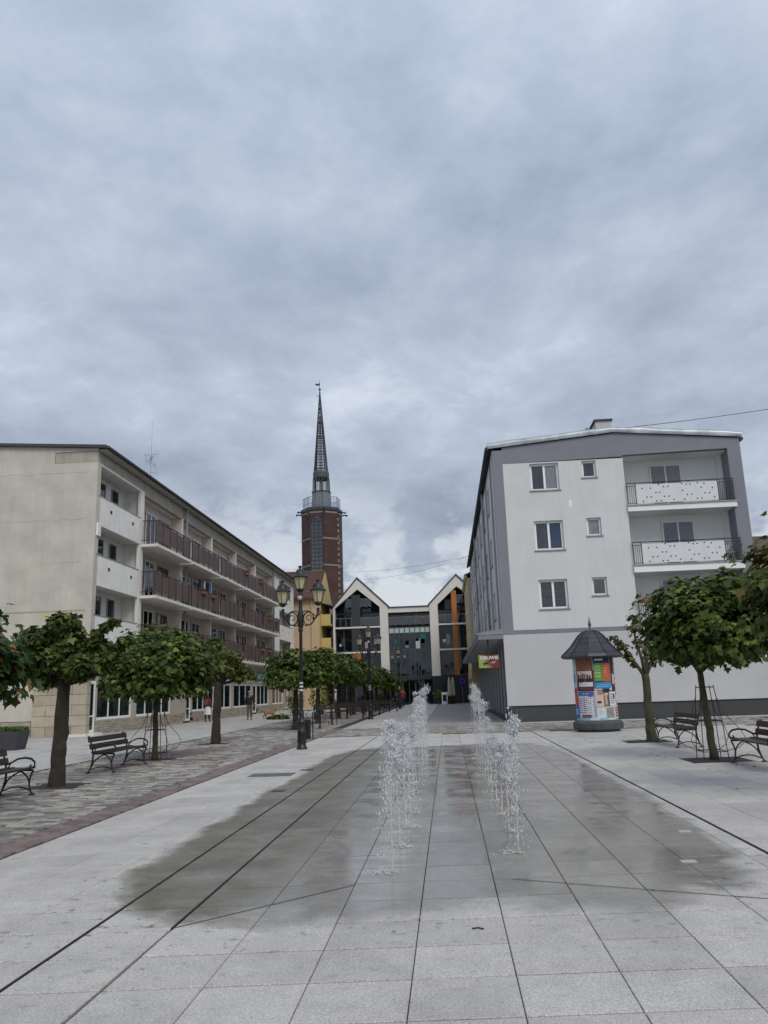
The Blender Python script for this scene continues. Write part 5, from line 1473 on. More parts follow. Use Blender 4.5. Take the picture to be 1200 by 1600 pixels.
def bicycle(loc, rz, label, col):
    o = thing('bicycle', label, 'bicycle', loc, rz, 'bicycles parked near the gabled building')
    for x in (-.52, .52):
        b = MB(); b.tube([(x + .33 * math.cos(a), 0, .34 + .33 * math.sin(a)) for a in [j * 2 * PI / 18 for j in range(18)]], .022, 5, close=True)
        for j in range(6): a = j * PI / 6; b.tube([(x - .32 * math.cos(a), 0, .34 - .32 * math.sin(a)), (x + .32 * math.cos(a), 0, .34 + .32 * math.sin(a))], .004, 3)
        b.build('wheel', mat['iron'], o)
    b = MB(); b.tube([(-.52, 0, .34), (-.1, 0, .32), (.35, 0, .78), (-.2, 0, .80), (-.1, 0, .32)], .02, 5); b.tube([(-.52, 0, .34), (-.2, 0, .80)], .015, 5); b.tube([(.52, 0, .34), (.33, 0, .98)], .018, 5); b.build('frame', col, o)
    b = MB(); b.tube([(-.2, 0, .8), (-.22, 0, .95)], .015, 5); b.box(-.36, -.08, -.06, .06, .95, 1.0); b.build('saddle', mat['iron'], o)
    b = MB(); b.tube([(.33, -.28, 1.02), (.36, 0, 1.0), (.33, .28, 1.02)], .015, 5); b.build('handlebar', mat['iron'], o)
bicycle((-4.9, 76, 0), .1, 'bicycle parked left of the person in red', M('grey bike paint', (.15, .15, .16), .4)); bicycle((-6.2, 73, 0), .2, 'bicycle parked under the far clipped trees', M('dark bike paint', (.03, .03, .04), .4)); bicycle((-5.4, 79, 0), -.1, 'bicycle leaning by the cafe furniture', mat['iron'])

# ------------------------------------------------------------------ planters and bushes
def leaf_ball(name, par, c, r, n, m, size, seed, flat=1.0):
    g = np.random.default_rng(seed); u = g.normal(size=(n, 3)); u /= np.linalg.norm(u, axis=1, keepdims=True)
    rad = np.array(r)[None] * (.55 + .5 * g.random((n, 1)))
    cen = u * rad + np.array(c)[None]
    return obj(name, leaf_mesh(name, cen, u + np.array([0, 0, .4])[None] + .5 * g.normal(size=u.shape), u + np.array([0, 0, .2])[None] + .5 * g.normal(size=u.shape), size * (.7 + .6 * g.random(n)), m, True), par)
mat['planter_grey'] = M('dark grey planter', (.05, .052, .058), .7, .15, 4)
o = thing('planter', 'dark grey planter box with clipped green top at the left edge', 'planter', (-15.3, 27.3, 0))
b = MB(); b.add([(-.8, -.35, 0), (.75, -.35, 0), (.75, .35, 0), (-.8, .35, 0), (-.88, -.42, .62), (.85, -.42, .62), (.85, .42, .62), (-.88, .42, .62)], [(0, 3, 2, 1), (4, 5, 6, 7), (0, 1, 5, 4), (1, 2, 6, 5), (2, 3, 7, 6), (3, 0, 4, 7)]); b.build('box', mat['planter_grey'], o)
mat['grass_leaf'] = leaf_mat('short green blades', (.05, .10, .02), (.12, .18, .05))
g_ = np.random.default_rng(4); n = 900
cen = np.stack([g_.uniform(-.85, .82, n), g_.uniform(-.4, .4, n), .62 + g_.uniform(0, .10, n)], 1)
tag(obj('grass', leaf_mesh('grass', cen, g_.normal(size=(n, 3)) * np.array([1, 1, .2])[None], np.array([0, 0, 1.])[None] + .3 * g_.normal(size=(n, 3)), .12 * (.6 + .6 * g_.random(n)), mat['grass_leaf'], True), o), kind='stuff')
mat['bush'] = leaf_mat('yellow green bush leaves', (.06, .09, .018), (.16, .19, .04))
def bush(loc, r, label, m='bush'):
    o = thing('potted_bush', label, 'bush', loc, 0, 'potted bushes by the far shops')
    b = MB(); b.lathe([(.24, 0), (.3, .4), (.33, .42)], 10); b.build('pot', mat['planter_grey'], o)
    b = MB(); b.tube([(0, 0, .35), (0, 0, .4 + r)], .03, 5); b.build('stem', mat['bark'], o)
    leaf_ball('foliage', o, (0, 0, .4 + r * .95), (r, r, r * 1.05), 420, mat[m], .16, int(loc[0] * 7 + 300))
bush((-9.4, 60, 0), .85, 'larger round yellowish bush behind the second clipped tree'); bush((-11.2, 60, 0), .7, 'smaller yellowish bush nearest the yellow house'); bush((-1.0, 86, 0), .55, 'potted yellow-green shrub left of the sandwich board'); bush((-6.9, 84.5, 0), .7, 'green potted bush under the far clipped trees', 'leaf_a')

g_ = np.random.default_rng(17); P_ = []
for tx, ty in TREES_L[:5] + TREES_R:
    for _ in range(26): P_.append((tx + g_.normal() * 1.1, ty + g_.normal() * 1.1, .008))
P_ = np.array(P_); n = len(P_)
tag(obj('fallen_leaves', leaf_mesh('fallen_leaves', P_, np.array([0, 0, 1.])[None] + .2 * g_.normal(size=(n, 3)), g_.normal(size=(n, 3)) * np.array([1, 1, .1])[None], .035 + .03 * g_.random(n), leaf_mat('dry fallen leaves', (.05, .035, .015), (.14, .11, .04)))), 'small dry leaves scattered on the paving under the trees', 'leaves', kind='stuff')
# fallen leafy branch on the pavement
for (x, y, s, lb) in ((-10.55, 51.5, .55, 'cut leafy branch lying on the pavement beside the dog'), (-11.3, 51.8, .22, 'small leafy twig lying between the dog and the branch')):
    o = thing('cut_branch', lb, 'branch', (x, y, 0))
    b = MB(); b.tube([(-s, 0, .03), (0, .05, .06), (s, 0, .03)], .015, 5); b.build('stem', mat['bark'], o)
    leaf_ball('foliage', o, (0, 0, .15 * s + .05), (s, s * .5, .32 * s + .04), int(260 * s), mat['leaf_a'], .2, 77)

# ------------------------------------------------------------------ poster column
K = thing('advertising_column', 'round poster column with a black bell-shaped roof before the white block', 'advertising column', (4.95, 28.3, 0))
b = MB(); b.lathe([(.70, 0), (.70, .07), (.80, .08), (.82, .14), (.82, .28), (.78, .33), (.70, .37)], 32); b.build('base', M('dark grey concrete base', (.075, .078, .08), .8, .25, 5, bump=.3), K, smooth='auto')
b = MB(); b.lathe([(.675, .36), (.675, 2.46)], 40); b.build('drum', M('papered drum', (.35, .36, .36), .8, .1), K, smooth='auto')
mat['kroof'] = M('black sheet roof', (.030, .031, .035), .45, .25, 3, spec=.5)
n8 = 10
prof = [(1.00, 2.40), (1.04, 2.44), (1.00, 2.52), (.86, 2.64), (.70, 2.80), (.56, 2.98), (.44, 3.14), (.30, 3.26), (.12, 3.33), (.02, 3.345)]
b = MB(); b.lathe(prof, n8); rf = b.build('roof', mat['kroof'], K)
b = MB()
for k in range(n8):
    a = k * 2 * PI / n8; b.tube([((r + .008) * math.cos(a), (r + .008) * math.sin(a), z + .008) for r, z in prof[1:-1]], .018, 5)
b.build('roof_rib', mat['kroof'], rf)
b = MB()
for r, z in ((.78, 2.71), (.63, 2.89), (.5, 3.06), (.92, 2.59)):
    b.tube([((r + .004) * math.cos(2 * PI * k / n8), (r + .004) * math.sin(2 * PI * k / n8), z + .004) for k in range(n8)], .006, 4, close=True)
b.build('roof_seam', mat['kroof'], rf)
b = MB(); b.lathe([(.03, 3.33), (.025, 3.45), (.05, 3.5), (.06, 3.56), (.03, 3.64), (.008, 3.80)], 8); b.build('finial', M('bronze finial', (.16, .10, .05), .5, metal=.4), rf)
def flat(name, c, r=.6): return M(name, c, r, .03)
PC = {'red': (.28, .03, .03), 'dkred': (.09, .015, .02), 'navy': (.012, .03, .08), 'green': (.10, .30, .04), 'orange': (.48, .10, .03), 'blue': (.03, .22, .50), 'royal': (.05, .12, .42), 'white': (.62, .63, .65), 'pink': (.58, .47, .43), 'black': (.02, .018, .02), 'brown': (.20, .09, .05), 'cyan': (.22, .48, .58), 'cream': (.52, .47, .36), 'ltblue': (.42, .52, .62), 'grey': (.3, .3, .31)}
PM = {k: flat('poster ink ' + k, v) for k, v in PC.items()}
FACE = -PI / 2 + math.atan2(-4.95, 28.3) * 1.0        # towards the camera
def patch(name, a0, a1, z0, z1, m, lay, par):
    r_ = .676 + .003 * lay; n = max(2, int((a1 - a0) / .08))
    b = MB(); vs = []
    for k in range(n + 1):
        a = FACE + a0 + (a1 - a0) * k / n
        vs += [(r_ * math.cos(a), r_ * math.sin(a), z0), (r_ * math.cos(a), r_ * math.sin(a), z1)]
    b.add(vs, [(2 * k, 2 * k + 2, 2 * k + 3, 2 * k + 1) for k in range(n)])
    return b.build(name, PM[m], par, smooth=True)
rp_ = random.Random(5)
def poster(a0, a1, z0, z1, col, items, lay=1):
    p = patch('poster', a0, a1, z0, z1, col, lay, K)
    for (u0, u1, v0, v1, c) in items:
        patch('print', a0 + (a1 - a0) * u0, a0 + (a1 - a0) * u1, z0 + (z1 - z0) * v0, z0 + (z1 - z0) * v1, c, lay + 1, p)
def lines(u0, u1, v0, v1, n, c, ragged=.3):
    r_ = []
    for k in range(n):
        v = v1 - (v1 - v0) * (k + .5) / n; h = (v1 - v0) / n * .28
        r_.append((u0, u1 - (u1 - u0) * rp_.uniform(0, ragged), v - h, v + h, c))
    return r_
poster(-1.45, -1.02, 1.5, 2.4, 'cyan', [(.2, .8, .6, .9, 'white'), (.2, .7, .1, .4, 'blue')])
poster(-.98, -.02, 1.32, 2.42, 'grey', [(0, 1, .0, .62, 'dkred')], 1)
poster(-.96, -.06, 1.36, 2.38, 'dkred', [(.04, .96, .62, .98, 'brown')] + lines(.1, .9, .70, .88, 3, 'red') + [(.05, .95, .36, .60, 'pink')] + [(rp_.uniform(.05, .85), 0, rp_.uniform(.22, .42), 0, 'red') for _ in range(0)] + [(x, x + .12, .2 + rp_.uniform(0, .12), .42 + rp_.uniform(0, .1), rp_.choice(['black', 'red', 'dkred'])) for x in (.08, .22, .36, .5, .64, .78)] + [(.14, .98, .10, .24, 'white')] + lines(.25, .85, .14, .2, 1, 'grey') + lines(.2, .9, .01, .08, 2, 'brown'), 2)
poster(.0, .86, 1.38, 2.42, 'navy', lines(.08, .72, .86, .96, 1, 'white') + [(.02, .48, .24, .80, 'green'), (.50, .97, .22, .80, 'orange')] + lines(.06, .40, .34, .74, 4, 'cream') + lines(.56, .90, .36, .76, 5, 'pink') + [(.0, 1, .0, .20, 'blue')] + lines(.1, .95, .04, .16, 2, 'cyan', .1), 2)
poster(.90, 1.25, 1.3, 2.40, 'dkred', [(.3, .9, .2, .5, 'cream'), (.2, .6, .6, .8, 'black')], 1)
poster(1.27, 1.55, 1.0, 2.4, 'white', lines(.1, .9, .1, .9, 7, 'grey'), 1)
poster(-1.5, -1.0, .45, 1.45, 'royal', [(0, 1, .4, .8, 'orange'), (.1, .9, .82, .95, 'red'), (.2, .8, .1, .3, 'cyan')], 1)
poster(-.95, -.1, .46, 1.30, 'ltblue', [(0, 1, .84, 1.0, 'royal')] + lines(.2, .8, .88, .96, 1, 'white') + [(.05, .30, .12, .80, 'white'), (.35, .62, .12, .80, 'white'), (.66, .95, .12, .80, 'white'), (.7, .95, .70, .84, 'red')] + lines(.06, .28, .16, .76, 7, 'royal') + lines(.36, .60, .16, .78, 8, 'red') + lines(.68, .93, .16, .66, 7, 'royal') + [(.2, .8, .0, .12, 'brown')], 2)
poster(-.05, .66, .80, 1.42, 'pink', lines(.2, .7, .62, .9, 3, 'brown') + [(.60, .96, .02, .60, 'brown'), (.68, .84, .1, .72, 'cream'), (.15, .42, .18, .30, 'dkred'), (.55, 1.0, .72, 1.0, 'black'), (.95, 1.0, 0, 1, 'black')], 2)
poster(.70, 1.15, .82, 1.28, 'white', lines(.1, .9, .15, .9, 5, 'grey') + [(.55, .8, .5, .8, 'black')], 2)
poster(.62, 1.25, 1.28, 1.5, 'black', [(.2, .45, .2, .9, 'white')], 1)
poster(.0, .42, .44, .78, 'white', lines(.2, .8, .3, .8, 4, 'ltblue'), 2)
poster(.44, 1.0, .42, .80, 'white', lines(.05, .95, .06, .94, 9, 'black', .15), 2)
poster(1.0, 1.5, .42, .82, 'cream', lines(.1, .9, .1, .9, 4, 'red'), 1)
poster(-1.0, 1.2, .365, .47, 'cyan', [(.3, .5, .1, .9, 'white'), (.7, .9, .2, .8, 'white')], 1)
for k in range(9):
    a = FACE + 1.7 + k * .42; 
    p = patch('poster', 1.7 + k * .42, 1.7 + k * .42 + .38, .5 + .3 * (k % 3), 1.9 + .15 * (k % 3), list(PC)[k], 1, K)

# ------------------------------------------------------------------ closed parasol, flag sign, board, cafe furniture
mat['canvas'] = M('cream canvas', (.55, .50, .40), .9, .1, 6)
for k, (x, lb) in enumerate(((.13, 'left one of the two closed cream parasols'), (.5, 'right one of the two closed cream parasols'))):
    o = thing('closed_parasol', lb, 'parasol', (x, 85.8 + .3 * k, 0), 0, 'closed cream parasols')
    b = MB(); b.tube([(0, 0, 0), (0, 0, 2.75)], .03, 6); b.lathe([(.25, 0), (.25, .06)], 10); b.build('pole', mat['iron'], o)
    b = MB(); prof = [(.12, .8), (.19, .95), (.17, 1.3), (.15, 1.8), (.12, 2.3), (.05, 2.7)]
    vs = []
    nn = 12
    for r_, z in prof:
        for j in range(nn): q = r_ * (1.25 if j % 2 else .8); vs.append((q * math.cos(2 * PI * j / nn), q * math.sin(2 * PI * j / nn), z))
    b.add(vs, [(i * nn + j, i * nn + (j + 1) % nn, (i + 1) * nn + (j + 1) % nn, (i + 1) * nn + j) for i in range(len(prof) - 1) for j in range(nn)]); b.build('canopy', mat['canvas'], o)
mat['eu_blue'] = M('blue flag cloth', (.012, .02, .20), .8, .2, 4); mat['star'] = M('yellow stars', (.6, .5, .05), .7)
o = thing('flag', 'blue flag with yellow stars on a pole by the dark base wall', 'flag', (1.48, 86, 0))
b = MB(); b.tube([(0, 0, 0), (0, 0, 2.9)], .025, 6); b.build('pole', mat['zinc_pipe'], o)
b = MB(); nn = 8
vs = []
for k in range(nn + 1):
    u = -.36 + .72 * k / nn; d = .06 * math.sin(k * 1.3); vs += [(u, -.06 + d, 1.78 + .08 * abs(u)), (u * .8, -.06 + d, 2.72)]
b.add(vs, [(2 * k, 2 * k + 2, 2 * k + 3, 2 * k + 1) for k in range(nn)]); fl = b.build('cloth', mat['eu_blue'], o, smooth=True)
for k in range(12):
    a = k * PI / 6; b = MB(); cx, cz = .22 * math.cos(a), 2.25 + .25 * math.sin(a)
    b.prism([(cx + (.045 if j % 2 == 0 else .018) * math.sin(j * PI / 5), cz + (.045 if j % 2 == 0 else .018) * math.cos(j * PI / 5)) for j in range(10)], lambda u, d, z: (u, d, z), -.15, -.14); b.build('star', mat['star'], fl)
o = thing('sandwich_board', 'pale sandwich board standing before the dark base wall', 'sign', (-.4, 85.4, 0))
for s in (-1, 1):
    b = MB(); b.add([(-.3, s * .22, 0), (.3, s * .22, 0), (.3, s * .02, 1.2), (-.3, s * .02, 1.2), (-.3, s * .25, 0), (.3, s * .25, 0), (.3, s * .05, 1.2), (-.3, s * .05, 1.2)], [(0, 1, 2, 3), (4, 5, 6, 7), (0, 1, 5, 4), (1, 2, 6, 5), (2, 3, 7, 6), (3, 0, 4, 7)]); b.build('panel', mat['white_frame'], o)
b = MB(); b.add([(-.2, -.22, .3), (.2, -.22, .3), (.2, -.11, .95), (-.2, -.11, .95)], [(0, 1, 2, 3)]); b.build('print', PM['navy'], o)
def cafe_set(loc, label):
    o = thing('cafe_table', label, 'table', loc, 0, 'dark cafe tables by the far shops')
    b = MB(); b.box(-.4, .4, -.4, .4, .70, .74); b.build('tabletop', mat['slat'], o)
    b = MB(); b.tube([(0, 0, 0), (0, 0, .7)], .035, 6); b.lathe([(.25, 0), (.2, .03)], 10); b.build('pedestal', mat['iron'], o)
def cafe_chair(loc, rz, label):
    o = thing('cafe_chair', label, 'chair', loc, rz, 'dark cafe chairs by the far shops')
    b = MB(); b.box(-.22, .22, -.22, .22, .43, .46); b.build('seat', mat['slat'], o)
    b = MB(); b.box(-.22, .22, .19, .22, .5, .85); b.build('backrest', mat['slat'], o)
    for sx in (-1, 1):
        for sy in (-1, 1): b = MB(); b.tube([(sx * .2, sy * .2, 0), (sx * .19, sy * .19, .43 if sy < 0 else .85)], .015, 4); b.build('leg', mat['iron'], o)
cafe_set((.3, 84.2, 0), 'dark cafe table in front of the closed parasols'); cafe_set((-2.4, 84.6, 0), 'dark cafe table left of the potted shrub'); cafe_set((-7.2, 70, 0), 'dark cafe table under the far clipped trees'); cafe_set((-7.5, 64.5, 0), 'dark cafe table behind the long benches')
for k, (x, y, lb) in enumerate(((.9, 84.0, 'dark cafe chair right of the parasol table'), (1.5, 84.6, 'dark cafe chair under the blue flag'), (-.2, 83.9, 'dark cafe chair left of the parasol table'), (-2.9, 84.3, 'dark cafe chair left of the shrub table'), (-6.6, 69.6, 'dark cafe chair beside the far tree table'), (-7.9, 64.2, 'dark cafe chair behind the long benches'))): cafe_chair((x, y, 0), k * 1.1, lb)
# ------------------------------------------------------------------ people and dog
def skin_mesh(verts, edges, radii, m, sub=2, name='body'):
    me = bpy.data.meshes.new(name); me.from_pydata(verts, edges, [])
    o = bpy.data.objects.new('tmp', me); C.objects.link(o)
    o.modifiers.new('s', 'SKIN')
    if not me.skin_vertices: 
        bm = bmesh.new(); bm.from_mesh(me); bm.verts.layers.skin.verify(); bm.to_mesh(me); bm.free()
    for i, r_ in enumerate(radii):
        rr = r_ if isinstance(r_, tuple) else (r_, r_)
        me.skin_vertices[0].data[i].radius = rr
        me.skin_vertices[0].data[i].use_root = (i == 0)
    sb = o.modifiers.new('b', 'SUBSURF'); sb.levels = sub; sb.render_levels = sub
    bpy.context.view_layer.update()
    r_ = bpy.data.meshes.new_from_object(o.evaluated_get(bpy.context.evaluated_depsgraph_get()))
    bpy.data.objects.remove(o)
    r_.materials.clear(); r_.materials.append(m)
    r_.polygons.foreach_set('use_smooth', [True] * len(r_.polygons))
    return r_
mat['skin'] = M('skin', (.42, .25, .18), .6, .05)
def person(loc, rz, label, h=1.75, top=(.02, .02, .025), legs=(.12, .10, .07), hair=(.25, .23, .21), skirt=None, shoes=(.015, .015, .015), stride=.12, armfwd=.0, bag=None, longhair=False):
    o = thing('person', label, 'person', loc, rz)
    k = h / 1.75
    # faces -Y
    J = {}
    V = []; E_ = []; Rr = []
    def v(p, r_, par=None):
        V.append((p[0] * k, p[1] * k, p[2] * k)); Rr.append(tuple(x * k for x in r_) if isinstance(r_, tuple) else r_ * k)
        if par is not None: E_.append((par, len(V) - 1))
        return len(V) - 1
    pel = v((0, 0, .95), (.15, .11)); sp = v((0, .0, 1.15), (.135, .10), pel); chs = v((0, .01, 1.35), (.16, .11), sp); nk = v((0, .0, 1.50), .055, chs); hd = v((0, -.01, 1.58), .075, nk); hd2 = v((0, -.015, 1.68), (.085, .098), hd); v((0, -.005, 1.735), .06, hd2)
    for s, f in ((-1, 1), (1, -1)):
        hip = v((s * .09, 0, .88), .085, pel); kn = v((s * .10, -f * stride * .6, .48), .058, hip); an = v((s * .10, -f * stride + .03, .09), .042, kn); v((s * .11, -f * stride - .12, .04), .035, an)
        sh = v((s * .19, .01, 1.42), .055, chs); el = v((s * .25, .03 + armfwd * .2, 1.14), .042, sh); wr = v((s * .25, -.06 - armfwd, .90), .03, el); pm = v((s * .25, -.08 - armfwd, .83), (.022, .036), wr)
        for q, (dy, l) in enumerate(((-.03, .06), (-.01, .075), (.012, .07), (.03, .055))): v((s * .245, -.085 - armfwd + dy, .83 - l), .009, pm)
        v((s * .235, -.125 - armfwd, .80), .010, pm)
    me = skin_mesh(V, E_, Rr, mat['skin']); body = obj('body', me, o)
    def cl(name, col, V2, E2, R2):
        m2 = M('cloth ' + name, col, .9, .15, 12); return obj(name, skin_mesh([tuple(c * k for c in p) for p in V2], E2, [tuple(x * k for x in r_) if isinstance(r_, tuple) else r_ * k for r_ in R2], m2, name=name), o)
    # jacket: torso and sleeves
    cl('jacket', top, [(0, 0, .86), (0, 0, 1.0), (0, .0, 1.18), (0, .01, 1.38), (0, .0, 1.49), (-.19, .01, 1.43), (-.25, .03 + armfwd * .2, 1.14), (-.25, -.055 - armfwd, .92), (.19, .01, 1.43), (.25, .03 + armfwd * .2, 1.14), (.25, -.055 - armfwd, .92)],
       [(0, 1), (1, 2), (2, 3), (3, 4), (3, 5), (5, 6), (6, 7), (3, 8), (8, 9), (9, 10)], [(.19, .14), (.185, .14), (.175, .13), (.19, .135), .075, .08, .062, .05, .08, .062, .05])
    if skirt:
        b = MB(); prof = [(.15, 1.02), (.19, .9), (.24, .7), (.26, .45)]
        vs = []; nn = 20
        for r_, z in prof:
            for j in range(nn): q = r_ * (1 + .07 * (j % 2) * (1.0 - z) * 2); vs.append((q * k * math.cos(2 * PI * j / nn), q * k * .8 * math.sin(2 * PI * j / nn), z * k))
        b.add(vs, [(i * nn + j, i * nn + (j + 1) % nn, (i + 1) * nn + (j + 1) % nn, (i + 1) * nn + j) for i in range(3) for j in range(nn)]); b.build('skirt', M('skirt cloth', skirt, .9, .08), o, smooth=True)
    Vt = [(0, 0, .98), (0, 0, .90)]; Et = [(0, 1)]; Rt = [(.165, .125), (.165, .125)]
    for s, f in ((-1, 1), (1, -1)):
        i0 = len(Vt); Vt += [(s * .09, 0, .82), (s * .10, -f * stride * .6, .48), (s * .10, -f * stride + .03, .11)]; Et += [(1, i0), (i0, i0 + 1), (i0 + 1, i0 + 2)]; Rt += [.105, .078, .066]
    cl('trousers', legs, Vt, Et, Rt)
    for s, f in ((-1, 1), (1, -1)):
        cl('shoe', shoes, [(s * .10, -f * stride + .05, .055), (s * .105, -f * stride - .06, .05), (s * .11, -f * stride - .16, .04)], [(0, 1), (1, 2)], [.05, .048, .038])
    b = MB(); b.blob((0, .02 * k, 1.69 * k), .105 * k, 1, .04, (1.0, 1.08, .85))
    if longhair: b.blob((0, .05 * k, 1.58 * k), .10 * k, 1, .05, (1.0, .8, 1.3))
    b.build('hair', M('hair', hair, .7, .2, 20), o, smooth=True)
    b = MB(); b.blob((0, -.118 * k, 1.655 * k), .018 * k, 1, 0, (.8, 1.2, 1.3)); 
    b.build('nose', mat['skin'], o, smooth=True)
    b = MB()
    for s in (-1, 1): b.blob((s * .035 * k, -.105 * k, 1.675 * k), .011 * k, 0)
    b.blob((0, -.108 * k, 1.61 * k), .016 * k, 0, 0, (1.6, .5, .5)); b.build('face_features', mat['dark'], o)
    for s in (-1, 1):
        b = MB(); b.blob((s * .093 * k, .0, 1.66 * k), .026 * k, 1, 0, (.5, .8, 1.3)); b.build('ear', mat['skin'], o, smooth=True)
    if bag:
        b = MB(); b.box(-.14 * k, .14 * k, .13 * k, .24 * k, 1.08 * k, 1.42 * k); b.build('backpack', M('backpack cloth', bag, .8), o)
    return o
person((-12.76, 52.3, 0), PI + .15, 'bald man in dark jacket and khaki trousers walking away on the left pavement', 1.80, (.016, .017, .022), (.105, .088, .055), (.30, .24, .20), stride=.06)
person((-15.3, 51.6, 0), PI * .9, 'dark-haired woman in purple top and white skirt behind the ragged tree', 1.66, (.11, .025, .05), (.02, .02, .025), (.02, .014, .012), (.66, .65, .68), stride=.09, longhair=True, bag=(.20, .06, .06))
person((-8.55, 62.5, 0), PI * .5, 'person in a pale cap and white top standing beyond the long benches', 1.75, (.50, .51, .50), (.22, .21, .13), (.55, .55, .53), stride=.10)
person((-4.25, 76.5, 0), PI, 'person in a red jacket standing at the far end near the bicycles', 1.72, (.30, .045, .04), (.03, .03, .04), (.05, .04, .03), stride=.05)
# dog
D = thing('dog', 'tan shaggy dog walking ahead of the man', 'dog', (-11.75, 53.6, 0), 0)
V = [(-.28, 0, .42), (-.05, 0, .41), (.20, 0, .43), (.34, 0, .52), (.44, 0, .60), (.56, 0, .58), (-.36, 0, .46), (-.48, 0, .52), (-.58, 0, .50)]
E_ = [(0, 1), (1, 2), (2, 3), (3, 4), (4, 5), (0, 6), (6, 7), (7, 8)]
Rr = [(.125, .13), (.115, .12), (.14, .15), .10, .085, .04, .07, .06, .05]
for (x, s, off, par, hind) in ((.22, -.075, .07, 2, 0), (.22, .075, -.08, 2, 0), (-.28, -.075, -.06, 0, 1), (-.28, .075, .08, 0, 1)):
    i0 = len(V)
    if hind: V += [(x + .04, s, .32), (x + off - .08, s, .17), (x + off, s, .03), (x + off + .05, s, .02)]
    else: V += [(x, s, .30), (x + off * .6 + .02, s, .16), (x + off, s, .03), (x + off + .05, s, .02)]
    E_ += [(par, i0), (i0, i0 + 1), (i0 + 1, i0 + 2), (i0 + 2, i0 + 3)]; Rr += [.07, .04, .03, .025]
mat['fur'] = M('tan fur', (.27, .165, .085), .95, .3, 9, bump=.8, bscale=40)
obj('body', skin_mesh(V, E_, Rr, mat['fur'], 2), D)
for s in (-1, 1):
    b = MB(); b.tube([(.42, s * .05, .67), (.40, s * .085, .66), (.41, s * .10, .58)], [.035, .04, .015], 6); b.build('ear', mat['fur'], D, smooth=True)
b = MB(); b.blob((.605, 0, .59), .022, 0); b.build('nose', mat['dark'], D)
b = MB(); b.blob((.30, 0, .42), .11, 1, .1); b.build('chest_fur', M('pale chest fur', (.5, .4, .28), .95, .2, 20), D, smooth=True)

# ------------------------------------------------------------------ fountain jets
m_ = newmat('splashing water'); t = NT(m_)
lw = t.n('ShaderNodeLayerWeight', {'Blend': .35})
gl = t.n('ShaderNodeBsdfGlass', {'Color': (.97, .985, 1, 1), 'Roughness': .0, 'IOR': 1.33})
df = t.n('ShaderNodeBsdfDiffuse', {'Color': (.86, .89, .92, 1)})
tr = t.n('ShaderNodeBsdfTransparent', {'Color': (.98, .99, 1, 1)})
a_ = t.n('ShaderNodeMixShader', {0: .30, 1: gl.outputs[0], 2: tr.outputs[0]})
b_ = t.n('ShaderNodeMixShader', {0: .16, 1: a_.outputs[0], 2: df.outputs[0]})
t.n('ShaderNodeOutputMaterial', {'Surface': b_.outputs[0]})
mat['water'] = m_
m_ = newmat('white foam'); t = NT(m_)
gl = t.n('ShaderNodeBsdfGlass', {'Color': (.97, .985, 1, 1), 'Roughness': .05, 'IOR': 1.33})
df = t.n('ShaderNodeBsdfPrincipled', {'Base Color': (.93, .95, .97, 1), 'Roughness': .12})
tr = t.n('ShaderNodeBsdfTransparent', {'Color': (.98, .99, 1, 1)})
a_ = t.n('ShaderNodeMixShader', {0: .35, 1: gl.outputs[0], 2: tr.outputs[0]})
t.n('ShaderNodeOutputMaterial', {'Surface': t.n('ShaderNodeMixShader', {0: .48, 1: a_.outputs[0], 2: df.outputs[0]}).outputs[0]})
mat['foam'] = m_
m_ = newmat('spray veil'); t = NT(m_)
df = t.n('ShaderNodeBsdfDiffuse', {'Color': (.95, .96, .97, 1)})
gs = t.n('ShaderNodeBsdfGlossy', {'Roughness': .12})
tr = t.n('ShaderNodeBsdfTransparent', {})
ad = t.n('ShaderNodeMixShader', {0: .35, 1: df.outputs[0], 2: gs.outputs[0]})
t.n('ShaderNodeOutputMaterial', {'Surface': t.n('ShaderNodeMixShader', {0: .62, 1: tr.outputs[0], 2: ad.outputs[0]}).outputs[0]})
mat['droplet'] = m_
m_ = newmat('smooth water stream'); t = NT(m_)
gl = t.n('ShaderNodeBsdfGlass', {'Color': (.98, .99, 1, 1), 'Roughness': .0, 'IOR': 1.33})
df = t.n('ShaderNodeBsdfPrincipled', {'Base Color': (.88, .88, .84, 1), 'Roughness': .15})
t.n('ShaderNodeOutputMaterial', {'Surface': t.n('ShaderNodeMixShader', {0: .5, 1: gl.outputs[0], 2: df.outputs[0]}).outputs[0]})
mat['stream'] = m_
mat['nozzle'] = M('brass nozzle ring', (.38, .36, .22), .4, .2, 10, metal=.3)
ordn = ['first', 'second', 'third', 'fourth', 'fifth', 'sixth', 'seventh', 'eighth', 'ninth', 'tenth', 'eleventh', 'twelfth', 'thirteenth']
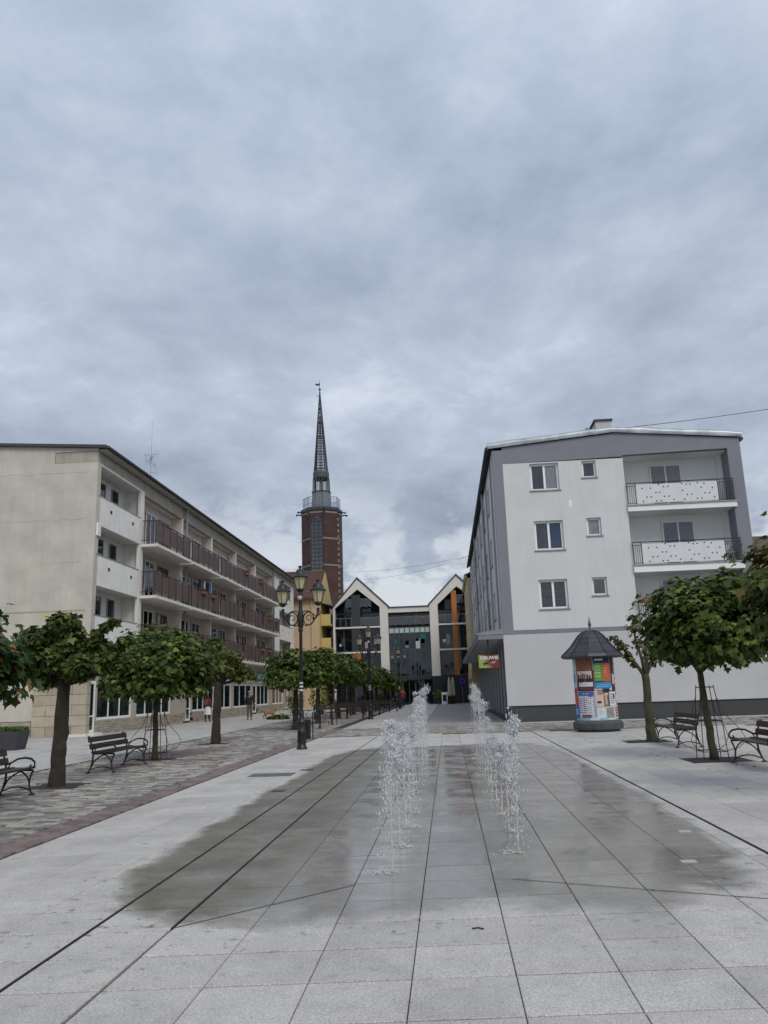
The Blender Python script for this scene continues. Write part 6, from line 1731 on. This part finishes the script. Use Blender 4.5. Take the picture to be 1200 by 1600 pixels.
def jet(x, y, H, label, seed, lean=0.0, dense=1.0):
    r2 = random.Random(seed)
    global rnd
    keep, rnd = rnd, r2
    o = thing('fountain_jet', label, 'water jet', (x, y, 0), 0, 'water jets in two rows')
    b = MB(); b.lathe([(.05, .0), (.05, .006), (.018, .007), (.018, .001)], 14); b.build('nozzle', mat['nozzle'], o)
    # rising stream, breaking up with height
    b = MB(); pts = []; rs = []
    zb = H * r2.uniform(.62, .8); n = 30
    for i in range(n + 1):
        f = i / n; z = .005 + f * zb
        w = .0015 + .009 * f * f
        pts.append((lean * z + r2.gauss(0, w), r2.gauss(0, w), z)); rs.append(.0085 * (1 - .45 * f) * r2.uniform(.7 - .3 * f, 1.2 + .3 * f) + (.004 if i == 0 else 0))
    b.tube(pts, rs, 7)
    b.build('stream', mat['stream'], o, smooth=True)
    # the crest: frothy lumps of many small beads
    b = MB()
    for i in range(int(60 * dense)):
        f = r2.random() ** .7; z = zb * .8 + f * (H - zb * .8)
        b.blob((lean * z + r2.gauss(0, .008 + .022 * f), r2.gauss(0, .008 + .022 * f), z), r2.uniform(.004, .011), 0 if i % 3 else 1, .35, (1, 1, r2.uniform(.9, 2.4)))
    for q in range(r2.choice((2, 3, 3, 4, 5)) + (1 if dense > 1.2 else 0)):
        cz = H - q * r2.uniform(.05, .12) - .03; cx = lean * H + max(-.09, min(.09, r2.gauss(0, .04 + .014 * q))); cy = r2.gauss(0, .04)
        sx = r2.uniform(.020, .042)
        for i in range(110):
            b.blob((cx + r2.gauss(0, sx), cy + r2.gauss(0, sx), cz + r2.gauss(0, sx * 1.1)), r2.uniform(.0022, .0075) * (1.7 if i % 14 == 0 else 1), 0, .4, (1, 1, r2.uniform(.7, 2.0)))
    tag(b.build('crest', mat['foam'], o, smooth=True), kind='stuff')
    # falling drops, thrown a little to one side
    b = MB(); side = r2.uniform(0, 2 * PI)
    for i in range(int(330 * dense)):
        f = r2.random() ** 1.35; z = H * (1 - f ** 1.4) * r2.uniform(.8, 1)
        a = side + r2.gauss(0, 1.0); rad = abs(r2.gauss(0, .03)) + .17 * f ** .7 * r2.random()
        s = r2.uniform(.0016, .0042) * (1.7 if r2.random() < .12 else 1)
        b.blob((lean * H + rad * math.cos(a), rad * math.sin(a), max(z, .01)), s, 0, 0, (1, 1, r2.uniform(1.2, 4.0)))
    tag(b.build('droplets', mat['droplet'], o, smooth=True, recalc=False), kind='stuff')
    # splash on the slabs
    b = MB()
    for i in range(int(60 * dense)):
        a = r2.uniform(0, 2 * PI); rad = abs(r2.gauss(.02, .075)); b.blob((rad * math.cos(a) + .07 * math.cos(side), rad * math.sin(a) + .07 * math.sin(side), abs(r2.gauss(0, .010))), r2.uniform(.003, .008), 0, .3, (1.6, 1.6, .6))
    tag(b.build('splash', mat['foam'], o, smooth=True, recalc=False), kind='stuff')
    rnd = keep
YL = [7.47 + 1.16 * k for k in range(12)]; YR = [8.28 + 1.17 * k for k in range(11)]
for k, y in enumerate(YL):
    jet(-.56, y, [1.28, .98, 1.12, .85, 1.18, 1.0, 1.42, 1.25, 1.5, 1.55, 1.35, 1.62][k], '%s water jet from the camera in the left row' % ordn[k], 100 + k, rnd.uniform(-.05, .01), 1.3 if k < 3 else 1.0)
for k, y in enumerate(YR):
    jet(.595, y, [1.26, .95, .72, .9, .8, 1.05, 1.3, 1.48, 1.4, 1.62, 1.6][k], '%s water jet from the camera in the right row' % ordn[k], 200 + k, rnd.uniform(-.02, .03), 1.3 if k < 2 else 1.0)
